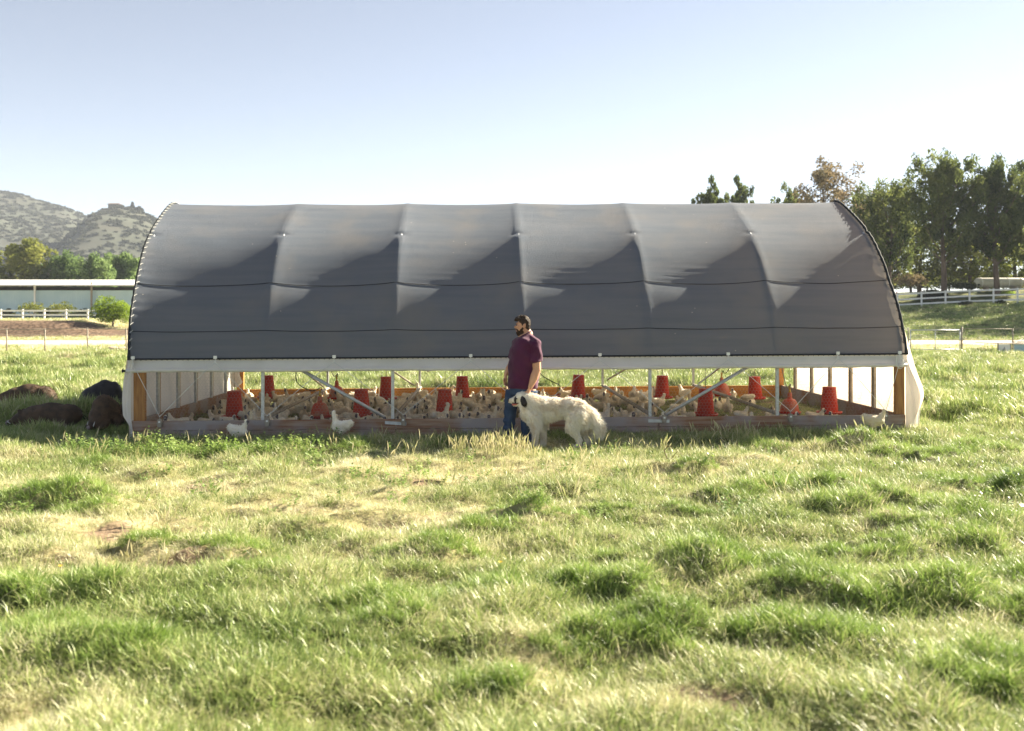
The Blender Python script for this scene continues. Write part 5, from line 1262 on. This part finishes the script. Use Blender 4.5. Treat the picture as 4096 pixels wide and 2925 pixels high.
# stones at the field edge on the left
for i, (px, py, s_, lb) in enumerate([(400, 1398, .30, 'leftmost pinkish stone at the field edge beside the coop'), (430, 1400, .18, 'small dark stone between two larger stones at the field edge'), (458, 1398, .36, 'largest pale stone at the field edge beside the coop'), (490, 1396, .28, 'rightmost stone against the shade cloth edge')]):
    p = at(px, py, 52.5); bm = bmesh.new(); bmesh.ops.create_icosphere(bm, subdivisions=2, radius=s_)
    for v_ in bm.verts: v_.co *= 1+.3*(random.random()-.5); v_.co.z *= .5
    me = bpy.data.meshes.new('stone'); bm.to_mesh(me); bm.free(); o = link('stone', me, M_rock); o.location = (p.x, 52.5, hgt(p.x, 52.5)+s_*.15); tag(o, lb, 'stone', 'stones at the field edge')

# white rail fences
def rail_fence(name, posts, rails, label, ph, topz):
    t = empty(name, (0, 0, 0)); tag(t, label, 'fence')
    for (x_, y_, z_) in posts: b = MB(); b.box((x_, y_, z_+ph/2-.1), (.13, .13, ph+.2)); b.box((x_, y_, z_+ph+.015), (.16, .16, .03)); b.build('fence_post', M_white, t)
    for i in range(len(posts)-1):
        a, c = posts[i], posts[i+1]
        for r_ in rails: b = MB(); b.beam((a[0]+.07, a[1], a[2]+r_), (c[0]-.07, c[1], c[2]+r_), .04, .15); b.build('rail', M_white, t)
RD = 98.5; rp = []
for k in range(-3, 12):
    px = 3590+96*k; pb = np.interp(px, [3200, 3590, 3686, 3782, 3879, 3975, 4069, 4400], [1246, 1234, 1229, 1224, 1219, 1216, 1213, 1203]); p = at(px, pb, RD); rp.append((p.x, RD, p.z))
rail_fence('white_rail_fence', rp, (.35, .86, 1.38), 'white three rail fence climbing along the top of the right bank', 1.50, 0)
lp = []
for k in range(-3, 9):
    p = at(3+87*k, 1283, 90.0); lp.append((p.x, 90.0, hgt(p.x, 90.0)))
rail_fence('white_rail_fence', lp, (.46, .84), 'low white two rail fence on the left plateau before the blue building', .95, 0)

# long barn with white roof edge
BD = 118.0
def bp_(px, py, d=BD): p = at(px, py, d); return p
barn = empty('barn', (bp_(280, 1280).x, BD, hgt(bp_(280, 1280).x, BD))); bo_ = barn.location
xa, xb = bp_(-600, 0).x-bo_.x, bp_(760, 0).x-bo_.x; zt = bp_(0, 1121).z-bo_.z; zm = bp_(0, 1142).z-bo_.z; zw = bp_(0, 1162).z-bo_.z
b = MB()
n = int((xb-xa)/.30)
for i in range(n):
    x_ = xa+i*.30; b.box((x_+.075, 0, zw/2-.3), (.15, .05, zw+.6)); b.box((x_+.225, .022, zw/2-.3), (.15, .05, zw+.6))
o = b.build('corrugated_wall', M_bluewall, barn); o['kind'] = 'stuff'
b = MB(); b.box(((xa+xb)/2, -.05, .15), (xb-xa, .04, .75)); b.build('wall_base', M_navy, barn)
b = MB(); b.add([(xa, -1.6, zm+.05), (xb, -1.6, zm+.05), (xb, 12, zt+.45), (xa, 12, zt+.45), (xa, -1.6, zm-.06), (xb, -1.6, zm-.06), (xb, 12, zt+.3), (xa, 12, zt+.3)], [(0, 1, 2, 3), (7, 6, 5, 4), (4, 5, 1, 0), (5, 6, 2, 1), (6, 7, 3, 2), (7, 4, 0, 3)]); b.build('roof', M_white, barn)
b = MB(); b.box(((xa+xb)/2, -1.64, zm-.02), (xb-xa, .06, .16)); b.build('fascia', M_white, barn)
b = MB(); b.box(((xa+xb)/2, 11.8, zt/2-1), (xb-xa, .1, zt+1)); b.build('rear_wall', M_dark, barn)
k = 0
x_ = xa+2
while x_ < xb: b = MB(); b.box((x_, -.4, zt/2-.2), (.18, .18, zt-.1)); b.build('roof_post', M_white if k % 2 else M_galvold, barn); x_ += 6.7; k += 1
tag(barn, 'long low barn with bright white roof edge and pale blue corrugated wall', 'barn')

# ================================================================== trees and bushes
class Leaves:
    def __init__(s): s.c = []; s.sz = []; s.t = []; s.up = []
    def clump(s, c, r, n, size, t, fill=.55, up=0):
        c = np.array(c); p = np.random.default_rng(len(s.c)+17).normal(0, 1, (n, 3)); p /= np.linalg.norm(p, axis=1)[:, None]
        p *= (fill+(1-fill)*rng.uniform(0, 1, n)**.6)[:, None]; p = p*np.array(r)+c
        s.c.append(p); s.sz.append(np.full(n, size)); s.t.append(np.clip(t+rng.normal(0, .14, n), 0, 1)); s.up.append(np.full(n, up))
    def mesh(s, name, asp=.55):
        c = np.concatenate(s.c); sz = np.concatenate(s.sz)*rng.uniform(.6, 1.4, len(c)); t = np.concatenate(s.t); up = np.concatenate(s.up)[:, None]; n = len(c)
        a = rng.normal(0, 1, (n, 3))*(1-.6*up)+up*np.array([0, 0, 1.2]); a /= np.linalg.norm(a, axis=1)[:, None]; b_ = np.cross(a, rng.normal(0, 1, (n, 3))); b_ /= np.linalg.norm(b_, axis=1)[:, None]
        a = a*sz[:, None]*.6; b_ = b_*sz[:, None]*asp*.5
        V = np.stack([c-a, c+b_, c+a, c-b_], 1).reshape(-1, 3); F = np.arange(4*n).reshape(n, 4)
        me = np_mesh(name, V, F); fattr(me, 'tint', np.repeat(t, 4)); return me
def limb(b, pts, r0, r1, n=7):
    b.tube(pts, list(np.linspace(r0, r1, len(pts))), n)
def tree(name, px, d, ztop, zbase, w, style, mleaf, mbark, label, cat='tree', group=None, seed=0, leaf=.26, dens=1.0, crown_low=.3, trunk_r=.32):
    leaf *= 1.35 if style in ('pine', 'euc') else 1.0; w *= 1.12 if style == 'pine' else 1.0
    """crown made of many leaf sprays on limbs; px is the trunk's picture column at distance d"""
    r_ = np.random.default_rng(seed+100); x_ = (px-2048)/3982*d; z0 = zbase if zbase is not None else hgt(x_, d)
    H = ztop-z0; t = empty(name, (x_, d, z0)); tag(t, label, cat, group)
    b = MB(); lean = r_.normal(0, .03, 2); trunk = [(lean[0]*H*f+.12*math.sin(f*7+seed), lean[1]*H*f, H*f-.2) for f in np.linspace(0, .82, 9)]
    limb(b, trunk, trunk_r, trunk_r*.18, 8); b.tube([(0, 0, -.3), (0, 0, .25)], [trunk_r*1.5, trunk_r*1.02], 8); b.build('trunk', mbark, t, True)
    Lf = Leaves(); lb_ = MB(); nl = {'pine': 30, 'euc': 22, 'round': 22, 'willow': 24}[style]
    for i in range(nl):
        f = crown_low+(1-crown_low)*(i+.5)/nl; a = i*2.4+r_.uniform(-.4, .4); base = np.array([np.interp(f*.82, np.linspace(0, .82, 9), [p[0] for p in trunk]), np.interp(f*.82, np.linspace(0, .82, 9), [p[1] for p in trunk]), H*f*.80])
        g = (f-crown_low)/(1-crown_low)
        if style == 'pine':
            rad = w*.5*(math.sin(PI*min(g*.62+.24, 1))**.8)*r_.uniform(.55, 1.12); rise = rad*r_.uniform(.5, 1.1)+H*.03
        elif style == 'euc': rad = w*.5*(math.sin(PI*(g*.75+.2))**.6)*r_.uniform(.4, 1.15); rise = H*r_.uniform(.05, .2)
        else: rad = w*.5*(math.sqrt(max(1-(g*1.05-.35)**2/.55, .08)))*r_.uniform(.6, 1.08); rise = H*.06+rad*.25
        tip = base+np.array([math.cos(a)*rad, math.sin(a)*rad, rise]); tip[2] = min(tip[2], H*.97)
        mid = (base+tip)/2+np.array([0, 0, -.12*rad]); limb(lb_, [base, mid, tip], trunk_r*.26*(1-g*.6), .02, 5)
        tn = .5+r_.normal(0, .16)
        for j in range(5):
            q_ = .35+.65*j/4; c = base*(1-q_)**2+mid*2*q_*(1-q_)+tip*q_*q_+r_.normal(0, .05*w, 3)*np.array([1, 1, .6]); s_ = w*.085*r_.uniform(.7, 1.35)
            if style == 'pine': Lf.clump(c+[0, 0, s_*.5], (s_*.85, s_*.85, s_*1.25), int(46*dens), leaf, tn+.10*g, .3, .6)
            elif style == 'euc': Lf.clump(c, (s_*.9, s_*.9, s_*1.15), int(26*dens), leaf, tn, .25, .3)
            elif style == 'willow': Lf.clump(c-[0, 0, s_*.3], (s_*1.15, s_*1.15, s_*1.5), int(48*dens), leaf, tn+.08*g, .5, .4)
            else: Lf.clump(c, (s_*1.3, s_*1.3, s_*1.0), int(54*dens), leaf, tn+.08*g, .5)
    if style == 'pine':
        for k in range(5): c = np.array([trunk[-1][0]+r_.normal(0, .07*w), trunk[-1][1]+r_.normal(0, .07*w), H*(.80+.045*k)]); Lf.clump(c, (w*.085, w*.085, w*.14), int(70*dens), leaf, .6, .2, .8)
    lb_.build('limbs', mbark, t, True); link('crown', Lf.mesh('crown', .38 if style == 'pine' else .55), mleaf, t)
    return t
def ztop(py, d): return CZ-(py-1255)/3982*d
G_R = 'tall trees behind the right fence'
tree('pine_tree', 3772, 106, ztop(640, 106), None, 8.2, 'pine', M_pine, M_bark, 'tall dark pine with forked trunk behind the white fence, second from the right edge', 'tree', G_R, 1, .30, 1.9, .27, .36)
tree('pine_tree', 3985, 106, ztop(632, 106), None, 7.2, 'pine', M_pine, M_bark, 'tall pine at the right edge standing before the pale tank', 'tree', G_R, 2, .30, 1.7, .24, .34)
tree('pine_tree', 4130, 110, ztop(670, 110), None, 7.0, 'pine', M_pine, M_bark, 'pine cut off by the right edge of the picture', 'tree', G_R, 3, .30, 1.6, .2)
tree('pine_tree', 3560, 112, ztop(745, 112), None, 8.5, 'pine', M_pine, M_bark, 'slender dark pine between the coop roof and the big pine', 'tree', G_R, 4, .28, 1.6, .16, .26)
tree('eucalyptus_tree', 3300, 118, ztop(600, 118), None, 11.0, 'euc', M_euc, M_barkp, 'airy brownish eucalyptus rising over the right end of the coop roof', 'tree', G_R, 5, .24, 3.2, .25, .3)
tree('eucalyptus_tree', 3450, 124, ztop(745, 124), None, 9.5, 'euc', M_euc, M_barkp, 'low sparse olive tree beside the right edge of the arched roof', 'tree', G_R, 6, .24, 3.0, .2, .25)
tree('pine_tree', 2838, 122, ztop(716, 122), None, 4.0, 'pine', M_pine, M_bark, 'left one of two pine tops peeping over the coop roof', 'tree', G_R, 7, .28, 1.2, .3)
tree('pine_tree', 2918, 125, ztop(712, 125), None, 4.0, 'pine', M_pine, M_bark, 'right one of two pine tops peeping over the coop roof', 'tree', G_R, 8, .28, 1.2, .3)
tree('pine_tree', 3150, 125, ztop(735, 125), None, 5.0, 'pine', M_pine, M_bark, 'small pine tip over the roof left of the eucalyptus', 'tree', G_R, 9, .28, 1.0, .3)
tree('broadleaf_tree', 3680, 122, ztop(860, 122), None, 9, 'round', M_broad, M_bark, 'dense green tree filling the gap behind the slender pine', 'tree', G_R, 10, .34, 1.0, .15)
tree('broadleaf_tree', 3880, 120, ztop(900, 120), None, 8.5, 'round', M_broad, M_bark, 'dense green tree between the two big pine trunks', 'tree', G_R, 11, .34, 1.0, .15, .28)
tree('broadleaf_tree', 4060, 124, ztop(880, 124), None, 9, 'round', M_broad, M_bark, 'dense green tree above the tank at the right edge', 'tree', G_R, 12, .34, 1.0, .12)
tree('pine_tree', 3510, 116, ztop(890, 116), None, 5.0, 'pine', M_pine, M_barkp, 'short pine close to the coop\'s right roof edge', 'tree', G_R, 13, .28, 1.2, .12)
for k, (px, d, py) in enumerate([(4440, 104, 560), (4660, 95, 500), (4900, 96, 520), (5120, 93, 480), (5360, 95, 500), (5600, 96, 480), (5850, 99, 480)]):
    tree('pine_tree', px, d, ztop(py, d), None, 10.5, 'pine', M_pine, M_bark, 'pine of the row beyond the right edge', 'tree', 'pines continuing the row beyond the right edge', 20+k, .34, 1.0, .15)
G_L = 'trees behind the barn'
tree('broadleaf_tree', 90, 150, ztop(940, 150), 1, 10.5, 'round', M_broad, M_bark, 'large olive green tree behind the barn at the left edge', 'tree', G_L, 31, .45, 1.7, .12, .4)
tree('broadleaf_tree', -60, 152, ztop(1000, 152), 1, 7, 'round', M_broad, M_bark, 'tree cut off by the left edge of the picture behind the barn', 'tree', G_L, 35, .45, 1.2, .12, .4)
tree('pepper_tree', 275, 152, ztop(996, 152), 1, 8.0, 'willow', M_willow, M_bark, 'drooping pale green tree behind the middle of the barn roof', 'tree', G_L, 32, .42, 1.9, .12, .35)
tree('pepper_tree', 390, 150, ztop(1000, 150), 1, 7.0, 'willow', M_willow, M_bark, 'drooping green tree second from the coop behind the barn', 'tree', G_L, 33, .42, 1.9, .12, .35)
tree('pepper_tree', 490, 158, ztop(992, 158), 1, 7.6, 'willow', M_willow, M_bark, 'rounded green tree behind the barn next to the coop edge', 'tree', G_L, 34, .42, 1.9, .12, .35)
tree('pepper_tree', 620, 156, ztop(1060, 156), 1, 6.0, 'willow', M_willow, M_bark, 'green tree behind the barn hidden by the coop', 'tree', G_L, 36, .42, 1.2, .12, .35)
def bush(name, px, py, d, w, h, mleaf, label, n=900, leaf=.16, seed=0, cat='bush', group=None, stem=True):
    r_ = np.random.default_rng(seed+300); x_ = (px-2048)/3982*d; z0 = hgt(x_, d); t = empty(name, (x_, d, z0)); tag(t, label, cat, group); Lf = Leaves(); k = 16
    for i in range(k):
        a = i*2.4; f = (i+.5)/k; rr = w*.5*math.sqrt(f)*.72; c = (math.cos(a)*rr, math.sin(a)*rr*.8, h*((.48 if stem else .30)+.30*(1-f)*r_.uniform(.3, 1.1)+r_.normal(0, .06)))
        Lf.clump(c, (w*.19, w*.19, h*.20), n//k, leaf, .5+r_.normal(0, .12), .5)
    if True:
        b = MB()
        for i in range(5): a = i*1.3; limb(b, [(0, 0, -.1), (.06*math.cos(a), .06*math.sin(a), h*.25), (w*.2*math.cos(a), w*.2*math.sin(a), h*.6)], .05*h/2, .012, 5)
        b.build('stems', M_bark, t, True)
    link('foliage', Lf.mesh('foliage'), mleaf, t); return t
bush('lime_shrub', 452, 1310, 84, 3.9, 3.5, M_lime, 'bright lime green round shrub before the barn by the coop edge', 5200, .15, 1, stem=False)
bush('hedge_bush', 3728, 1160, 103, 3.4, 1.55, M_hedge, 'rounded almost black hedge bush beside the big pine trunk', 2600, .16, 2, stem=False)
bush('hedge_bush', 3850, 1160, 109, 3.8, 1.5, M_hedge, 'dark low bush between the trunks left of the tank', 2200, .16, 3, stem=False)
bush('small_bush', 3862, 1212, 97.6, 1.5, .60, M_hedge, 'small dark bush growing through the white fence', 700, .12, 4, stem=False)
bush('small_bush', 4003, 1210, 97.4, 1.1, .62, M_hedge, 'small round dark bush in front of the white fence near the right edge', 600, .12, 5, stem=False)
bush('dry_shrub', 3640, 1150, 112, 4.0, 2.4, M_euc, 'pale dry shrub beyond the fence beside the coop roof edge', 1600, .2, 6)
bush('dry_shrub', 4030, 1150, 103.5, 1.8, .8, M_lime, 'low yellow green shrub before the tank', 500, .14, 7)
for k, (px, w_, h_, lb) in enumerate([(30, 1.6, .9, 'low dark shrub by the barn wall at the left edge'), (128, 3.6, 1.5, 'widest dark shrub against the barn wall behind the white fence'), (190, 2.2, 1.0, 'low shrub between the two taller ones at the barn wall'), (248, 3.2, 1.6, 'tall dark shrub at the barn wall left of the lime shrub'), (322, 2.4, .9, 'small dark shrub at the barn wall next to the lime shrub')]):
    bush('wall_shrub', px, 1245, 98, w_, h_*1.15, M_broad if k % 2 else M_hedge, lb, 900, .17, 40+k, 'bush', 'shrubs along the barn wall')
for k in range(12):
    px = 3480+k*78+rng.uniform(-15, 15); d = rng.uniform(128, 150)
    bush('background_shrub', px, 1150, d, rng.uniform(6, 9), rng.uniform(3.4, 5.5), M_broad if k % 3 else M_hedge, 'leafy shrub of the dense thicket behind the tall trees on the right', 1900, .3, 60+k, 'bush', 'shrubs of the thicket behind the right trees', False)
# horizontal tank among the trees
tx = at(4000, 1145, 112); tank = empty('storage_tank', (tx.x, 112, hgt(tx.x, 112)))
b = MB(); prof = [(-2.9, .10), (-2.82, .34), (-2.6, .52), (-2.3, .56), (0, .56), (2.3, .56), (2.6, .52), (2.82, .34), (2.9, .10)]
b.tube([(x_, 0, .78) for x_, _ in prof], [r_ for _, r_ in prof], 24); b.build('tank_shell', M_tank, tank, True)
for s in (-1.6, 1.6): b = MB(); b.box((s, 0, .15), (.3, .8, .4)); b.build('saddle', M_rock, tank)
for s in (-2.2, -.7, .8, 2.2): b = MB(); b.tube([(s-.04, 0, .78), (s+.04, 0, .78)], .585, 24); b.build('band', M_white, tank)
tag(tank, 'pale horizontal storage tank behind the trees at the right edge', 'tank')
b = MB(); b.tube([(0, 0, 0), (0, 0, .75)], .07, 8); b.tube([(0, 0, .75), (0, 0, .95)], [.09, .05], 8); o = b.build('hydrant_post', M_red, None, True); p = at(3587, 1165, 104); o.location = (p.x, 104, hgt(p.x, 104)); tag(o, 'small red post under the slender pine', 'post')
# house on the hill top
hh = (500-2048)/3982*752; hzv = float(hill_z(np.array([hh]), np.array([752.]))[0])
t = empty('hilltop_house', (hh-7, 750, hzv-1)); b = MB(); b.box((0, 0, 1.6), (7.6, 5.6, 3.2)); b.build('wall', M_hill, t); b = MB(); b.add([(-5, -4, 3.1), (5, -4, 3.1), (5, 4, 3.1), (-5, 4, 3.1), (-3, 0, 4.3), (3, 0, 4.3)], [(0, 1, 5, 4), (1, 2, 5), (2, 3, 4, 5), (3, 0, 4), (3, 2, 1, 0)]); b.build('roof', M_bark, t)
for k in range(4): b = MB(); b.box((-3+k*2, -2.84, 1.9), (1.1, .1, 1.2)); b.build('window', M_dark, t)
tag(t, 'small house on top of the distant hill', 'house')
for k, (dx, h_, w_) in enumerate([(6, 6, 4), (11, 5, 8), (-18, 4, 9), (28, 4.5, 10), (55, 5, 11), (75, 4, 9)]):
    x_ = hh+dx; zz = float(hill_z(np.array([x_]), np.array([752.]))[0]); Lf = Leaves(); tt = empty('hilltop_tree', (x_, 751, zz-1))
    for j in range(9): f = j/8; ww = w_*.5*((1-f*.85) if k == 0 else math.sin(PI*(f*.7+.25))); Lf.clump((0, 0, h_*(.2+.75*f)), (ww, ww, h_*.12), 70, 1.6, .5, .3)
    b = MB(); b.tube([(0, 0, -1), (0, 0, h_*.7)], [.5, .15], 6); b.build('trunk', M_bark, tt, True); link('crown', Lf.mesh('crown'), M_scrub, tt)
    tag(tt, ['pointed conifer beside the hilltop house', 'round tree right of the hilltop conifer', 'low tree left of the hilltop house', 'low tree on the ridge right of the house', 'tree on the far ridge near the coop roof edge', 'last tree on the ridge before the coop roof'][k], 'tree', 'trees on the hilltop')

# repeats that share a description are told apart by their order from left to right
from collections import defaultdict
by = defaultdict(list)
for o in COL.objects:
    if o.parent is None and 'label' in o.keys() and 'group' in o.keys(): by[(o['group'], o['label'])].append(o)
for (g_, l_), L in by.items():
    if len(L) < 2: continue
    L.sort(key=lambda o: o.location.x/max(o.location.y, 1)); n = len(L)
    wd = ['leftmost', 'second-from-left', 'third-from-left', 'fourth-from-left', 'fifth-from-left', 'sixth-from-left', 'seventh-from-left', 'eighth-from-left', 'ninth-from-left', 'tenth-from-left', 'eleventh-from-left', 'twelfth-from-left']
    for i, o in enumerate(L): o['label'] = ('rightmost' if i == n-1 else wd[min(i, 11)])+' '+l_

# ================================================================== thin air haze
hz_me = MB(); hz_me.box((0, 780, 68), (3100, 1640, 146))
m = bpy.data.materials.new('haze_air'); m.use_nodes = True; nt = m.node_tree; nt.nodes.clear(); o_ = nt.nodes.new('ShaderNodeOutputMaterial'); v_ = nt.nodes.new('ShaderNodeVolumePrincipled')
v_.inputs['Color'].default_value = (.66, .74, .90, 1); v_.inputs['Density'].default_value = .00022; v_.inputs['Anisotropy'].default_value = 0; nt.links.new(v_.outputs[0], o_.inputs['Volume'])
tag(hz_me.build('haze', m), kind='stuff')
